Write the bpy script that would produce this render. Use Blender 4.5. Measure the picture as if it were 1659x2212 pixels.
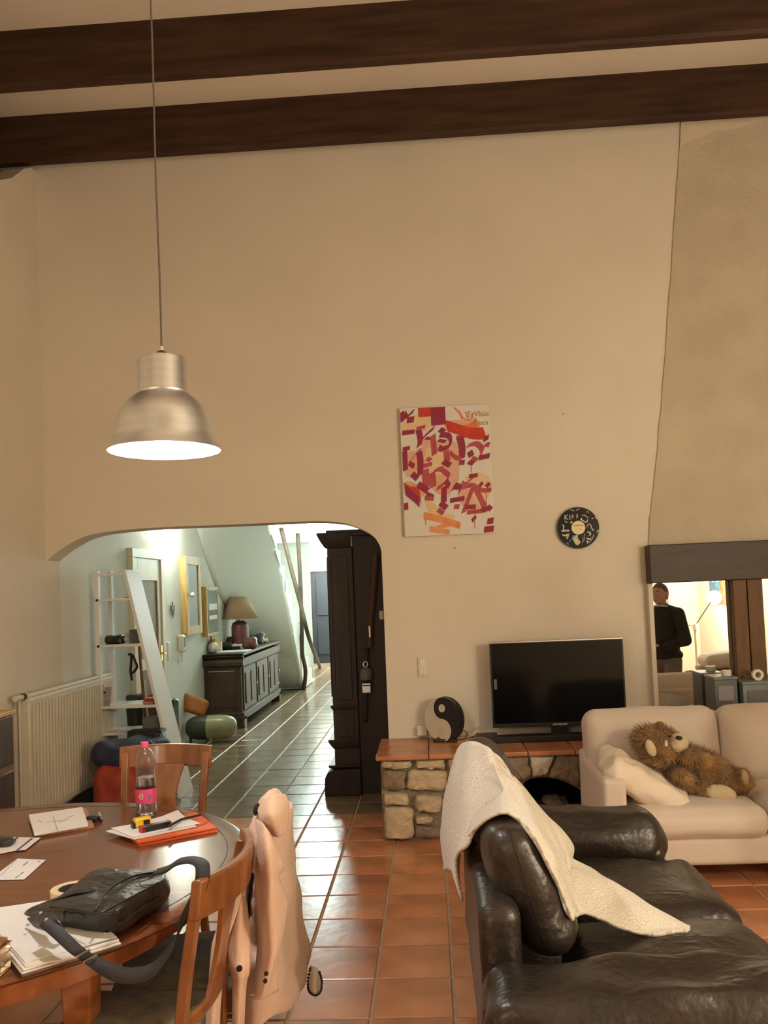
import bpy, bmesh, math, random
import numpy as np
from mathutils import Vector, Matrix, noise
from math import pi, sin, cos, radians as R

for o in list(bpy.data.objects): bpy.data.objects.remove(o, do_unlink=True)
S = bpy.context.scene
COL = S.collection

# ---------------------------------------------------------------- camera
EYE = 1.65
PITCH, YAW, ROLL = .0386, -.0477, -.0419
FPX, PX, PY = 1789.6, 839.56, 1203.5            # focal length and principal point on the 1659x2212 frame
_f = Vector((sin(YAW)*cos(PITCH), cos(YAW)*cos(PITCH), sin(PITCH)))
_r = Vector((cos(YAW), -sin(YAW), 0)); _u = _r.cross(_f)
C_R = _r*cos(ROLL)+_u*sin(ROLL); C_U = -_r*sin(ROLL)+_u*cos(ROLL); C_F = _f
cd = bpy.data.cameras.new('camera'); cam = bpy.data.objects.new('camera', cd); COL.objects.link(cam)
m = Matrix((C_R, C_U, -C_F)).transposed().to_4x4(); m.translation = Vector((0, 0, EYE)); cam.matrix_world = m
cd.sensor_fit = 'VERTICAL'; cd.sensor_height = 36; cd.lens = FPX/2212*36
cd.shift_x = (829.5-PX)/2212; cd.shift_y = (PY-1106)/2212
cd.clip_start = .05; cd.clip_end = 100
S.camera = cam

# ---------------------------------------------------------------- world, lights, exposure
w = bpy.data.worlds.new('world'); S.world = w; w.use_nodes = True
w.node_tree.nodes['Background'].inputs[0].default_value = (.05, .04, .03, 1)
w.node_tree.nodes['Background'].inputs[1].default_value = .2
S.view_settings.view_transform = 'Standard'; S.view_settings.look = 'None'
S.view_settings.gamma = 1; S.view_settings.use_curve_mapping = False
S.view_settings.exposure = 0.0

def lamp(name, kind, loc, power, col, size=.1, rot=None, spot=None, blend=.3):
    l = bpy.data.lights.new(name, kind); l.energy = power; l.color = col
    if kind in ('POINT', 'SPOT'): l.shadow_soft_size = size
    if kind == 'AREA': l.size = size
    if spot: l.spot_size = spot; l.spot_blend = blend
    o = bpy.data.objects.new(name, l); o.location = loc
    if rot: o.rotation_euler = rot
    COL.objects.link(o); return o
WARM = (1, .70, .40)
lamp('floor_lamp_light', 'POINT', (3.72, 1.05, 1.36), 180, (1, .895, .65), .09)
lamp('living_room_light', 'POINT', (3.1, .9, 2.15), 165, (1, .90, .68), .10)
lamp('dining_pendant_light', 'POINT', (-.826, 2.6, 2.2), 135, (1, .95, .90), .045)
lamp('rear_fill_light', 'POINT', (-1.5, -2.2, 2.7), 42, (1, .88, .66), .25)  # added fill behind the camera, no fixture known there
lamp('kitchen_counter_light', 'POINT', (-2.3, -.8, 1.25), 40, (1, .88, .66), .10)
lamp('hall_sconce_light', 'POINT', (-2.77, 9.0, 2.42), 36, (.95, 1, .83), .04)
lamp('hall_far_light', 'POINT', (-1.75, 18.3, 2.40), 520, (.90, 1, .97), .15)
lamp('stair_light', 'POINT', (-1.9, 13.1, 2.5), 120, (.80, 1, .97), .1)

# ---------------------------------------------------------------- helpers
def ray(u, v): return C_R*((u-PX)/FPX)-C_U*((v-PY)/FPX)+C_F
def at(u, v, X=None, Y=None, Z=None):
    d = ray(u, v); t = X/d.x if X is not None else Y/d.y if Y is not None else (Z-EYE)/d.z
    return Vector((0, 0, EYE))+d*t
def pj(p):
    q = Vector(p)-Vector((0, 0, EYE)); z = q.dot(C_F)
    return (PX+FPX*q.dot(C_R)/z, PY-FPX*q.dot(C_U)/z, z)

def tag(o, label=None, cat=None, group=None, kind=None):
    for k, v in (('label', label), ('category', cat), ('group', group), ('kind', kind)):
        if v: o[k] = v
    return o
def thing(name, loc, label, cat, group=None, rz=0):
    o = bpy.data.objects.new(name, None); o.empty_display_size = .1; COL.objects.link(o)
    o.location = loc; o.rotation_euler.z = rz
    return tag(o, label, cat, group)

class G:
    def __init__(s): s.v = []; s.f = []; s.mi = []; s.cur = 0
    def add(s, vs, fs):
        n = len(s.v); s.v += [tuple(x) for x in vs]; s.f += [tuple(i+n for i in f) for f in fs]; s.mi += [s.cur]*len(fs); return s
    def box(s, a, b):
        x0, y0, z0 = [min(p, q) for p, q in zip(a, b)]; x1, y1, z1 = [max(p, q) for p, q in zip(a, b)]
        return s.add([(x0, y0, z0), (x1, y0, z0), (x1, y1, z0), (x0, y1, z0), (x0, y0, z1), (x1, y0, z1), (x1, y1, z1), (x0, y1, z1)],
                     [(3, 2, 1, 0), (4, 5, 6, 7), (0, 1, 5, 4), (1, 2, 6, 5), (2, 3, 7, 6), (3, 0, 4, 7)])
    def hexa(s, p):   # 8 points: 4 bottom, 4 top
        return s.add(p, [(3, 2, 1, 0), (4, 5, 6, 7), (0, 1, 5, 4), (1, 2, 6, 5), (2, 3, 7, 6), (3, 0, 4, 7)])
    def prism(s, poly, d):   # poly list of 3D points, d extrude vector
        n = len(poly); d = Vector(d); P = [Vector(p) for p in poly]
        return s.add(P+[p+d for p in P], [tuple(range(n))[::-1], tuple(range(n, 2*n))]+[(i, (i+1) % n, n+(i+1) % n, n+i) for i in range(n)])
    def tube(s, pts, r, n=10, closed=False):
        P = [Vector(p) for p in pts]; k = len(P); rr = r if isinstance(r, (list, tuple)) else [r]*k
        vs = []; up = None
        for i in range(k):
            t = (P[min(i+1, k-1)]-P[max(i-1, 0)])
            if closed: t = P[(i+1) % k]-P[i-1]
            t.normalize()
            if up is None: up = t.orthogonal().normalized()
            up = (up-t*up.dot(t)); up = up.normalized() if up.length > 1e-6 else t.orthogonal().normalized()
            b = t.cross(up)
            for j in range(n):
                a = 2*pi*j/n; vs.append(P[i]+(up*cos(a)+b*sin(a))*rr[i])
        fs = [(i*n+j, i*n+(j+1) % n, (i+1)*n+(j+1) % n, (i+1)*n+j) for i in range(k-1) for j in range(n)]
        if closed: fs += [((k-1)*n+j, (k-1)*n+(j+1) % n, (j+1) % n, j) for j in range(n)]
        else: fs += [tuple(range(n))[::-1], tuple((k-1)*n+j for j in range(n))]
        return s.add(vs, fs)
    def lathe(s, prof, c=(0, 0, 0), n=32, cap=True, ax='Z'):
        c = Vector(c); vs = []
        for r, z in prof:
            for j in range(n):
                a = 2*pi*j/n; q = (r*cos(a), r*sin(a), z)
                if ax == 'Y': q = (r*cos(a), z, r*sin(a))
                if ax == 'X': q = (z, r*cos(a), r*sin(a))
                vs.append(c+Vector(q))
        k = len(prof)
        fs = [(i*n+j, i*n+(j+1) % n, (i+1)*n+(j+1) % n, (i+1)*n+j) for i in range(k-1) for j in range(n)]
        if cap: fs += [tuple(range(n))[::-1], tuple((k-1)*n+j for j in range(n))]
        return s.add(vs, fs)
    def ell(s, c, r, n=16, m=10, rot=None):
        c = Vector(c); vs = [];
        for i in range(m+1):
            th = pi*i/m
            for j in range(n):
                a = 2*pi*j/n; q = Vector((r[0]*sin(th)*cos(a), r[1]*sin(th)*sin(a), r[2]*cos(th)))
                if rot is not None: q = rot @ q
                vs.append(c+q)
        return s.add(vs, [(i*n+j, i*n+(j+1) % n, (i+1)*n+(j+1) % n, (i+1)*n+j) for i in range(m) for j in range(n)])
    def caps(s, p0, r0, p1, r1, n=14):
        p0 = Vector(p0); p1 = Vector(p1); L = (p1-p0).length; s.ell(p0, (r0,)*3, n, 8); s.ell(p1, (r1,)*3, n, 8)
        return s.tube([p0, p1], [r0, r1], n)
    def soft(s, c, size, r, n=10, rot=None, bulge=(0, 0, 0), wr=0, seed=0, ws=6.):
        """rounded, padded box: c centre, size full sizes, r rounding"""
        c = Vector(c); h = [x/2 for x in size]; r = min(r, *h); idx = {}; vs = []; fs = []
        def key(p): return tuple(round(x*1000) for x in p)
        def mk(p):
            k = key(p)
            if k in idx: return idx[k]
            q = [p[i]*h[i] for i in range(3)]; inner = [max(-(h[i]-r), min(h[i]-r, q[i])) for i in range(3)]
            d = Vector([q[i]-inner[i] for i in range(3)])
            if d.length > 1e-9:
                # spread the corner samples evenly
                d = Vector([math.tan(max(-1, min(1, x/r))*pi/4) for x in d]); d.normalize(); d *= r
            o = Vector(inner)+d
            for i in range(3):
                if bulge[i]:
                    j, k2 = [a for a in range(3) if a != i]
                    o[i] += bulge[i]*(1-min(1, abs(p[j]))**2)*(1-min(1, abs(p[k2]))**2)*(1 if p[i] > 0 else -1)*abs(p[i])
            if wr:
                nn = noise.noise_vector(o*ws+Vector((seed*3.1, seed*7.7, seed)))
                o += nn*wr
            if rot is not None: o = rot @ o
            vs.append(c+o); idx[k] = len(vs)-1; return idx[k]
        # nonuniform sample positions so rounded edges get samples
        def samp(i):
            e = max(0, (h[i]-r)/h[i]); a = [-1-(e-1)*t for t in (0, .2, .4, .6, .8, 1)]; a = [-1+(1-e)*t for t in (0, .2, .45, .72)]
            b = [-e+2*e*k/n for k in range(n+1)] if e > .001 else [0]
            out = []
            for x in a+b+[-x for x in a[::-1]]:
                if not out or x-out[-1] > 1e-4: out.append(x)
            return out
        SM = [samp(i) for i in range(3)]
        for ax in range(3):
            j, k = [(1, 2), (2, 0), (0, 1)][ax]
            for sg in (-1, 1):
                A, B = SM[j], SM[k]
                for a in range(len(A)-1):
                    for b in range(len(B)-1):
                        q = []
                        for (x, y) in ((A[a], B[b]), (A[a+1], B[b]), (A[a+1], B[b+1]), (A[a], B[b+1])):
                            p = [0, 0, 0]; p[ax] = sg; p[j] = x; p[k] = y; q.append(mk(p))
                        if sg < 0: q = q[::-1]
                        if len(set(q)) > 2: fs.append(tuple(dict.fromkeys(q)))
        return s.add(vs, fs)
    def build(s, name, mats, parent=None, smooth=None, bevel=0, seg=2, world=True, angle=35):
        me = bpy.data.meshes.new(name); V = s.v
        if parent is not None and world:
            mi = Matrix.Identity(4); inv = (Matrix.Translation(rootloc(parent)) @ Matrix.Rotation(rootrz(parent), 4, 'Z')).inverted()
            V = [tuple(inv @ Vector(v)) for v in V]
        me.from_pydata([tuple(v) for v in V], [], s.f)
        if not isinstance(mats, (list, tuple)): mats = [mats]
        for mm in mats: me.materials.append(mm)
        if len(mats) > 1: me.polygons.foreach_set('material_index', s.mi)
        me.validate()
        o = bpy.data.objects.new(name, me); COL.objects.link(o)
        if parent is not None: o.parent = parent
        if smooth or bevel or smooth is None:
            me.polygons.foreach_set('use_smooth', [True]*len(me.polygons))
            me.set_sharp_from_angle(angle=R(angle) if not smooth else R(180 if smooth is True else smooth))
        if bevel:
            b = o.modifiers.new('bevel', 'BEVEL'); b.width = bevel; b.segments = seg; b.limit_method = 'ANGLE'; b.angle_limit = R(40)
        return o
from mathutils.bvhtree import BVHTree
def bvhs(root):
    M0 = Matrix.Translation(root.location) @ Matrix.Rotation(root.rotation_euler.z, 4, 'Z')
    return [BVHTree.FromPolygons([M0 @ v.co for v in c.data.vertices], [tuple(p.vertices) for p in c.data.polygons]) for c in root.children if c.type == 'MESH']
def rootloc(o):
    l = Vector((0, 0, 0))
    while o is not None:
        if o.parent is None: l = o.location.copy()
        o = o.parent
    return l
def rootrz(o):
    while o.parent is not None: o = o.parent
    return o.rotation_euler.z

def cat(pts, n):   # Catmull-Rom through pts, n samples per span
    P = [Vector(p) for p in pts]; out = []
    for i in range(len(P)-1):
        a = P[max(i-1, 0)]; b = P[i]; c = P[i+1]; d = P[min(i+2, len(P)-1)]
        for k in range(n):
            t = k/n; out.append(.5*((2*b)+(c-a)*t+(2*a-5*b+4*c-d)*t*t+(-a+3*b-3*c+d)*t**3))
    out.append(P[-1].copy()); return out
def sheet(name, rows, mat, parent=None, n=7, thick=.006, wr=0, ws=9, seed=0, uvs=(1, 1), off=0, over=None, gap=.012):
    """smooth cloth through a grid of control points, with real thickness"""
    A = [cat(r, n) for r in rows]; Bc = [cat(c, n) for c in zip(*A)]    # Bc: columns
    nu, nv = len(Bc), len(Bc[0]); g = G(); vs = []
    for c in Bc:
        for p in c:
            q = p.copy()
            if wr: q += noise.noise_vector(p*ws+Vector((seed, 0, 0)))*wr
            vs.append(q)
    if over:     # lay the cloth on what is under it
        eye = Vector((0, 0, EYE)); sh = {}
        for i, q in enumerate(vs):
            d = (q-eye); L = d.length; d.normalize(); best = None
            for bv in over:
                h = bv.ray_cast(eye, d, L+.004)
                if h[0] is not None and (best is None or h[3] < best): best = h[3]
            sh[i] = max(0, L-best+gap) if best is not None else 0
        for _ in range(3):
            s2 = {}
            for i in sh:
                a, b = divmod(i, nv); nb = [sh[x*nv+y] for x, y in ((a-1, b), (a+1, b), (a, b-1), (a, b+1)) if 0 <= x < nu and 0 <= y < nv]
                s2[i] = max(sh[i], (sh[i]+sum(nb))/(1+len(nb)))
            sh = s2
        vs = [q-(q-eye).normalized()*sh[i] for i, q in enumerate(vs)]
    g.add(vs, [(i*nv+j, (i+1)*nv+j, (i+1)*nv+j+1, i*nv+j+1) for i in range(nu-1) for j in range(nv-1)])
    o = g.build(name, mat, parent, smooth=True)
    me = o.data; uv = me.uv_layers.new(name='UVMap')
    for poly in me.polygons:
        for li in poly.loop_indices:
            vi = me.loops[li].vertex_index; uv.data[li].uv = (vi//nv/(nu-1)*uvs[0], vi % nv/(nv-1)*uvs[1])
    sd = o.modifiers.new('solid', 'SOLIDIFY'); sd.thickness = thick; sd.offset = off
    return o
def text(name, body, size, loc, rot, mat, parent=None, ext=.0008, sx=1, align='CENTER', shear=0):
    c = bpy.data.curves.new(name, 'FONT'); c.body = body; c.size = size; c.extrude = ext; c.align_x = align; c.align_y = 'CENTER'; c.shear = shear
    c.materials.append(mat); q = bpy.data.objects.new(name, c); COL.objects.link(q); bpy.context.view_layer.update()
    me = bpy.data.meshes.new_from_object(q.evaluated_get(bpy.context.evaluated_depsgraph_get())); bpy.data.objects.remove(q)
    o = bpy.data.objects.new(name, me); COL.objects.link(o); o['kind'] = 'stuff'; o.rotation_euler = rot; o.scale = (sx, 1, 1)
    if parent is not None: o.parent = parent; o.location = Vector(loc)-rootloc(parent)
    else: o.location = loc
    return o

# ---------------------------------------------------------------- materials
def mat(name, col, rough=.6, metal=0, var=0, vs=8., stretch=(1, 1, 1), bump=0, bs=60., col2=None, coat=0, sheen=0, spec=.5, det=6, emit=None, es=0):
    m = bpy.data.materials.new(name); m.use_nodes = True; nt = m.node_tree; b = nt.nodes['Principled BSDF']
    b.inputs['Base Color'].default_value = (*col, 1); b.inputs['Roughness'].default_value = rough; b.inputs['Metallic'].default_value = metal
    b.inputs['Coat Weight'].default_value = coat; b.inputs['Coat Roughness'].default_value = .15
    b.inputs['Sheen Weight'].default_value = sheen; b.inputs['Specular IOR Level'].default_value = spec
    if emit: b.inputs['Emission Color'].default_value = (*emit, 1); b.inputs['Emission Strength'].default_value = es
    tc = nt.nodes.new('ShaderNodeTexCoord'); mp = nt.nodes.new('ShaderNodeMapping'); mp.inputs['Scale'].default_value = stretch
    nt.links.new(tc.outputs['Object'], mp.inputs[0])
    if var or col2:
        n = nt.nodes.new('ShaderNodeTexNoise'); n.inputs['Scale'].default_value = vs; n.inputs['Detail'].default_value = det
        nt.links.new(mp.outputs[0], n.inputs['Vector'])
        cr = nt.nodes.new('ShaderNodeValToRGB'); c2 = col2 or tuple(c*(1-var) for c in col)
        cr.color_ramp.elements[0].position = .33; cr.color_ramp.elements[1].position = .67
        cr.color_ramp.elements[0].color = (*c2, 1); cr.color_ramp.elements[1].color = (*[min(1, c*(1+var*.4)) for c in col], 1)
        nt.links.new(n.outputs['Fac'], cr.inputs[0]); nt.links.new(cr.outputs[0], b.inputs['Base Color'])
    if bump:
        n2 = nt.nodes.new('ShaderNodeTexNoise'); n2.inputs['Scale'].default_value = bs; n2.inputs['Detail'].default_value = 4
        nt.links.new(mp.outputs[0], n2.inputs['Vector']); bp = nt.nodes.new('ShaderNodeBump'); bp.inputs['Strength'].default_value = bump; bp.inputs['Distance'].default_value = .01
        nt.links.new(n2.outputs['Fac'], bp.inputs['Height']); nt.links.new(bp.outputs[0], b.inputs['Normal'])
    return m
M = {}
M['wall'] = mat('plaster_cream', (.74, .67, .56), .75, var=.05, vs=1.2, bump=.25, bs=45)
M['wall_white'] = mat('plaster_white', (.75, .76, .70), .7, bump=.2, bs=45)
M['ceil'] = mat('plaster_ceiling', (.90, .84, .73), .85, var=.05, vs=1.5, bump=.3, bs=30)
M['hood'] = mat('rough_plaster', (.58, .50, .38), .9, var=.10, vs=3, bump=.9, bs=28)
M['hood_light'] = mat('unpainted_plaster', (.70, .60, .45), .9, bump=.6, bs=30)
M['beam'] = mat('dark_stained_beam', (.060, .028, .015), .6, var=.45, vs=5, stretch=(.35, 3, 3), bump=.4, bs=18, spec=.3)
M['mantel'] = mat('mantel_wood', (.045, .024, .011), .5, var=.35, vs=6, stretch=(.4, 2, 3), bump=.2, bs=20)
M['post'] = mat('post_wood', (.14, .066, .020), .6, var=.3, vs=8, stretch=(3, 3, .4), bump=.15)
M['tile'] = mat('terracotta_tile', (.62, .26, .120), .24, var=.35, vs=3.2, bump=.10, bs=14, spec=.55)
M['tile2'] = mat('terracotta_tile_deep', (.55, .22, .100), .26, var=.35, vs=3.5, bump=.10, bs=14, spec=.55)
M['tile3'] = mat('terracotta_tile_pale', (.68, .30, .142), .23, var=.3, vs=3.0, bump=.10, bs=14, spec=.55)
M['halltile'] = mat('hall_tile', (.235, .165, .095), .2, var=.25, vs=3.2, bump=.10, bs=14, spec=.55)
M['grout'] = mat('grout', (.50, .40, .28), .8, var=.2, vs=30)
M['stone'] = mat('limestone', (.56, .44, .29), .85, var=.30, vs=9, bump=.9, bs=30)
M['stone_d'] = mat('brown_stone', (.30, .22, .15), .85, var=.35, vs=9, bump=.9, bs=30)
M['mortar'] = mat('mortar', (.30, .25, .18), .95, var=.3, vs=20, bump=1, bs=60)
M['masonry_k'] = mat('black_masonry', (.03, .025, .02), .95, var=.4, vs=10, bump=.8)  # near-black masonry for the firebox lining and hearth lumps
M['cherry'] = mat('cherry_wood', (.34, .105, .030), .28, var=.35, vs=5, stretch=(5, .6, 5), coat=.35, bump=.03, bs=20)
M['tablewood'] = mat('table_cherry', (.20, .062, .021), .22, var=.35, vs=5, stretch=(.7, 6, 4), coat=.25)
M['chairwood'] = mat('chair_wood', (.27, .098, .032), .3, var=.35, vs=6, stretch=(4, 4, .8), coat=.3)
M['darkwood'] = mat('dark_oak', (.024, .013, .011), .5, var=.4, vs=5, stretch=(3, 3, .5), bump=.15)
M['sidewood'] = mat('sideboard_oak', (.070, .042, .025), .5, var=.35, vs=5, stretch=(3, 3, .6), bump=.15)
M['pine'] = mat('pine', (.62, .40, .14), .5, var=.25, vs=6, stretch=(4, 4, .6))
M['doorwood'] = mat('door_wood', (.22, .145, .06), .55, var=.25, vs=4, stretch=(3, 3, .5))
M['white'] = mat('white_paint', (.78, .76, .74), .45)
M['offwhite'] = mat('off_white_enamel', (.66, .60, .46), .4, var=.05)
M['plastic_w'] = mat('cream_plastic', (.72, .66, .54), .4)
M['plastic_k'] = mat('black_plastic', (.012, .012, .013), .35)
M['leather'] = mat('brown_leather', (.028, .020, .016), .34, var=.3, vs=4, bump=.35, bs=38, spec=.6)
M['bagleather'] = mat('black_leather', (.020, .018, .017), .33, var=.4, vs=6, bump=.35, bs=45, spec=.6)
M['webbing'] = mat('black_webbing', (.022, .020, .024), .7, bump=.4, bs=300)
M['cream'] = mat('cream_upholstery', (.70, .595, .50), .8, var=.06, vs=3, bump=.12, bs=220, sheen=.25)
M['coat'] = mat('blush_corduroy', (.72, .49, .37), .85, var=.08, vs=5, bump=.25, bs=160, sheen=.3)
M['fur'] = mat('brown_fur', (.44, .25, .095), .8, var=.55, vs=9, sheen=.4)
M['furbody'] = mat('brown_pile', (.26, .14, .05), .9, var=.5, vs=9)
M['plush'] = mat('beige_plush', (.62, .50, .30), .9, bump=.5, bs=180, sheen=.4)
M['alu'] = mat('brushed_aluminium', (.80, .84, .90), .34, metal=1, var=.12, vs=3, stretch=(.2, .2, 14))
M['chrome'] = mat('chrome', (.7, .7, .7), .12, metal=1)
M['brass'] = mat('brass', (.75, .50, .18), .22, metal=1)
M['paper'] = mat('paper', (.80, .74, .70), .7)
M['paper_w'] = mat('bright_paper', (.85, .84, .84), .6)
M['ink'] = mat('ink_grey', (.25, .23, .25), .7)
M['ink_b'] = mat('ink_blue', (.05, .06, .18), .6)
M['orange'] = mat('orange_card', (.72, .13, .035), .55)
M['yellow'] = mat('yellow_plastic', (.80, .50, .03), .4)
M['red'] = mat('red_plastic', (.45, .03, .03), .45)
M['pink'] = mat('pink_plastic', (.75, .06, .16), .4)
M['screen'] = mat('black_gloss_screen', (.004, .004, .005), .12, spec=.22)
M['navy'] = mat('navy_canvas', (.018, .022, .06), .7, var=.3, vs=8, bump=.3)
M['redcanvas'] = mat('red_canvas', (.40, .050, .022), .7, var=.3, vs=8, bump=.3)
M['seatfab'] = mat('seat_fabric', (.20, .15, .09), .9, var=.4, vs=14, bump=.5, bs=120)
M['orangefab'] = mat('orange_fabric', (.42, .15, .035), .8, bump=.4, bs=120)
M['teal'] = mat('dark_green_vinyl', (.040, .050, .035), .35)
M['pistachio'] = mat('pale_green_vinyl', (.34, .35, .20), .3)
M['shade'] = mat('straw_lampshade', (.40, .265, .15), .85, bump=.3, bs=120)
M['rose'] = mat('rose_ceramic', (.20, .065, .055), .4, var=.2, vs=10)
M['grey'] = mat('grey_card', (.13, .135, .13), .55, var=.25, vs=6)
M['greyblue'] = mat('blue_grey_box', (.17, .19, .19), .4, var=.2, vs=6)
M['skin'] = mat('skin', (.62, .38, .27), .5)
M['hair'] = mat('grey_brown_hair', (.15, .12, .10), .8)
M['jumper'] = mat('charcoal_jumper', (.022, .025, .022), .85, bump=.4, bs=100)
M['trouser'] = mat('grey_trousers', (.16, .155, .13), .85, bump=.3, bs=100)
M['shirt'] = mat('pale_shirt', (.6, .62, .62), .7)
M['wicker'] = mat('wicker', (.40, .20, .11), .7, bump=.6, bs=80)
M['speckle'] = mat('speckled_fabric', (.88, .86, .78), .9, col2=(.62, .62, .54), vs=70, det=2)
M['tape'] = mat('masking_tape', (.80, .62, .40), .5)
M['gold'] = mat('gold_label', (.42, .33, .20), .35, metal=.5)
M['picture'] = mat('dim_print', (.17, .19, .15), .6, col2=(.05, .06, .045), vs=7)
def glass(name, col=(1, 1, 1), rough=0., ior=1.45):
    m = mat(name, col, rough); m.node_tree.nodes['Principled BSDF'].inputs['Transmission Weight'].default_value = 1
    m.node_tree.nodes['Principled BSDF'].inputs['IOR'].default_value = ior; return m
M['pet'] = glass('clear_plastic', (.93, .92, .92), .2, 1.30)
M['water'] = glass('water', (.97, .98, 1), 0, 1.33)
M['jar'] = glass('jar_glass', (.95, .95, .9), .05, 1.4)
M['mirror'] = mat('mirror_glass', (.92, .92, .90), .0, metal=1)
M['mirror_d'] = mat('cabinet_glass', (.115, .13, .12), .45, spec=.3)
M['bulb'] = mat('lit_bulb', (1, 1, 1), .5, emit=(1, .93, .86), es=14)
M['bulb_w'] = mat('lit_globe', (1, 1, 1), .5, emit=(1, .82, .60), es=16)
M['bulb_c'] = mat('lit_tube', (1, 1, 1), .5, emit=(.86, 1, .9), es=18)
# blanket: pale knit printed with small ring flowers
bl = mat('printed_fleece', (.62, .58, .52), .95, sheen=.5); nt = bl.node_tree; b = nt.nodes['Principled BSDF']
uvn = nt.nodes.new('ShaderNodeUVMap'); vo = nt.nodes.new('ShaderNodeTexVoronoi'); vo.inputs['Scale'].default_value = 34; vo.inputs['Randomness'].default_value = .35
nt.links.new(uvn.outputs[0], vo.inputs['Vector'])
mm = nt.nodes.new('ShaderNodeMath'); mm.operation = 'MULTIPLY'; mm.inputs[1].default_value = 21
sn = nt.nodes.new('ShaderNodeMath'); sn.operation = 'SINE'; nt.links.new(vo.outputs['Distance'], mm.inputs[0]); nt.links.new(mm.outputs[0], sn.inputs[0])
cr = nt.nodes.new('ShaderNodeValToRGB'); cr.color_ramp.elements[0].position = .25; cr.color_ramp.elements[1].position = .62
cr.color_ramp.elements[0].color = (.83, .77, .68, 1); cr.color_ramp.elements[1].color = (.56, .51, .44, 1)
nt.links.new(sn.outputs[0], cr.inputs[0]); nt.links.new(cr.outputs[0], b.inputs['Base Color']); M['blanket'] = bl
# leather creases: a second, larger, stretched relief
for key, sc, st_, k in (('leather', 9, (1.0, 2.2, 1.2), .20), ('bagleather', 12, (1, 1, 1), .18)):
    nt = M[key].node_tree; b = nt.nodes['Principled BSDF']; old = b.inputs['Normal'].links[0].from_node
    tc = nt.nodes.new('ShaderNodeTexCoord'); mp = nt.nodes.new('ShaderNodeMapping'); mp.inputs['Scale'].default_value = st_
    n = nt.nodes.new('ShaderNodeTexNoise'); n.inputs['Scale'].default_value = sc; n.inputs['Distortion'].default_value = 1.6; n.inputs['Detail'].default_value = 3; n.noise_type = 'RIDGED_MULTIFRACTAL'
    bp2 = nt.nodes.new('ShaderNodeBump'); bp2.inputs['Strength'].default_value = k; bp2.inputs['Distance'].default_value = .02
    nt.links.new(tc.outputs['Object'], mp.inputs[0]); nt.links.new(mp.outputs[0], n.inputs['Vector']); nt.links.new(n.outputs['Fac'], bp2.inputs['Height'])
    nt.links.new(old.outputs[0], bp2.inputs['Normal']); nt.links.new(bp2.outputs[0], b.inputs['Normal'])
# ---------------------------------------------------------------- the setting
def struct(name, g, m, parent=None, **k):
    o = g.build(name, m, parent, **k)
    if parent is None: o['kind'] = 'structure'
    return o
WY, LX, RX = 6.1, -2.87, 4.0
arch = [(100, 1212), (116, 1198), (140, 1181), (180, 1160), (230, 1149), (330, 1140), (500, 1133), (640, 1127), (700, 1126), (748, 1131), (785, 1145), (808, 1160), (820, 1178), (824, 1192)]
ap = cat([at(u, v, Y=WY) for u, v in arch], 4)
ap[0].x = LX-.02
jx = ap[-1].x
poly = [(LX-.02, WY, 4.3), (LX-1.3, WY, 4.3), (LX-1.3, WY, 5.35), (RX, WY, 5.35), (RX, WY, 0), (jx-.004, WY, 0)]+[tuple(p) for p in ap[::-1]]
struct('wall_back', G().prism(poly[::-1], (0, .22, 0)), M['wall'], smooth=30)
struct('wall_left', G().prism([(LX, -3.5, 0), (LX, WY+.22, 0), (LX, WY+.22, 4.95), (LX, 6.02, 4.95), (LX, 5.90, 4.88), (LX, 5.72, 4.72), (LX, 5.35, 4.50), (LX, 4.8, 4.42), (LX, -3.5, 4.42)], (-.15, 0, 0)), M['wall'])
struct('wall_hall_left', G().box((LX-.15, WY+.22, 0), (LX, 15.7, 2.8)), M['wall_white'])
struct('wall_right', G().box((RX, -.6, 0), (RX+.15, WY+.22, 5.35)), M['wall'])
struct('wall_rear', G().box((.75, -.65, 0), (RX, -.5, 5.35)), M['wall'])
struct('wall_kitchen_right', G().box((.75, -3.5, 0), (.9, -.65, 5.35)), M['wall'])
struct('wall_kitchen_rear', G().box((LX, -3.65, 0), (.9, -3.5, 5.35)), M['wall'])
struct('ceiling', G().box((LX-1.3, -3.6, 5.30), (RX+.1, WY+.2, 5.42)), M['ceil'])
struct('wall_left_upper', G().box((LX-1.3, -3.5, 4.3), (LX-1.2, WY+.2, 5.4)), M['wall'])
struct('wall_left_ledge', G().box((LX-1.3, -3.5, 4.30), (LX-.15, WY+.2, 4.40)), M['wall'])
struct('ceiling_hall', G().box((LX-.1, WY+.2, 2.75), (-.2, 19.5, 2.87)), M['wall_white'])
struct('wall_hall_right', G().box((-.30, WY+.22, 0), (-.15, 19.4, 2.8)), M['wall_white'])
struct('wall_hall_end', G().box((-3.2, 19.3, 0), (-.1, 19.45, 2.8)), M['wall_white'])
struct('wall_corridor_left', G().prism([(-2.24, 15.58, 0), (-2.24, 15.58, 2.8), (-2.80, 19.35, 2.8), (-2.80, 19.35, 0)], (-.12, 0, 0)), M['wall_white'])
struct('wall_under_stair', G().box((LX, 15.55, 0), (-2.24, 15.57, 2.8)), M['wall_white'])
struct('trim_1', G().box((LX, 14.2, 2.53), (-2.02, 14.36, 2.75)), M['wall_white'])
struct('baseboard_left', G().box((LX, 3.2, 0), (LX+.025, 7.75, .11)), M['mantel'])
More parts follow.
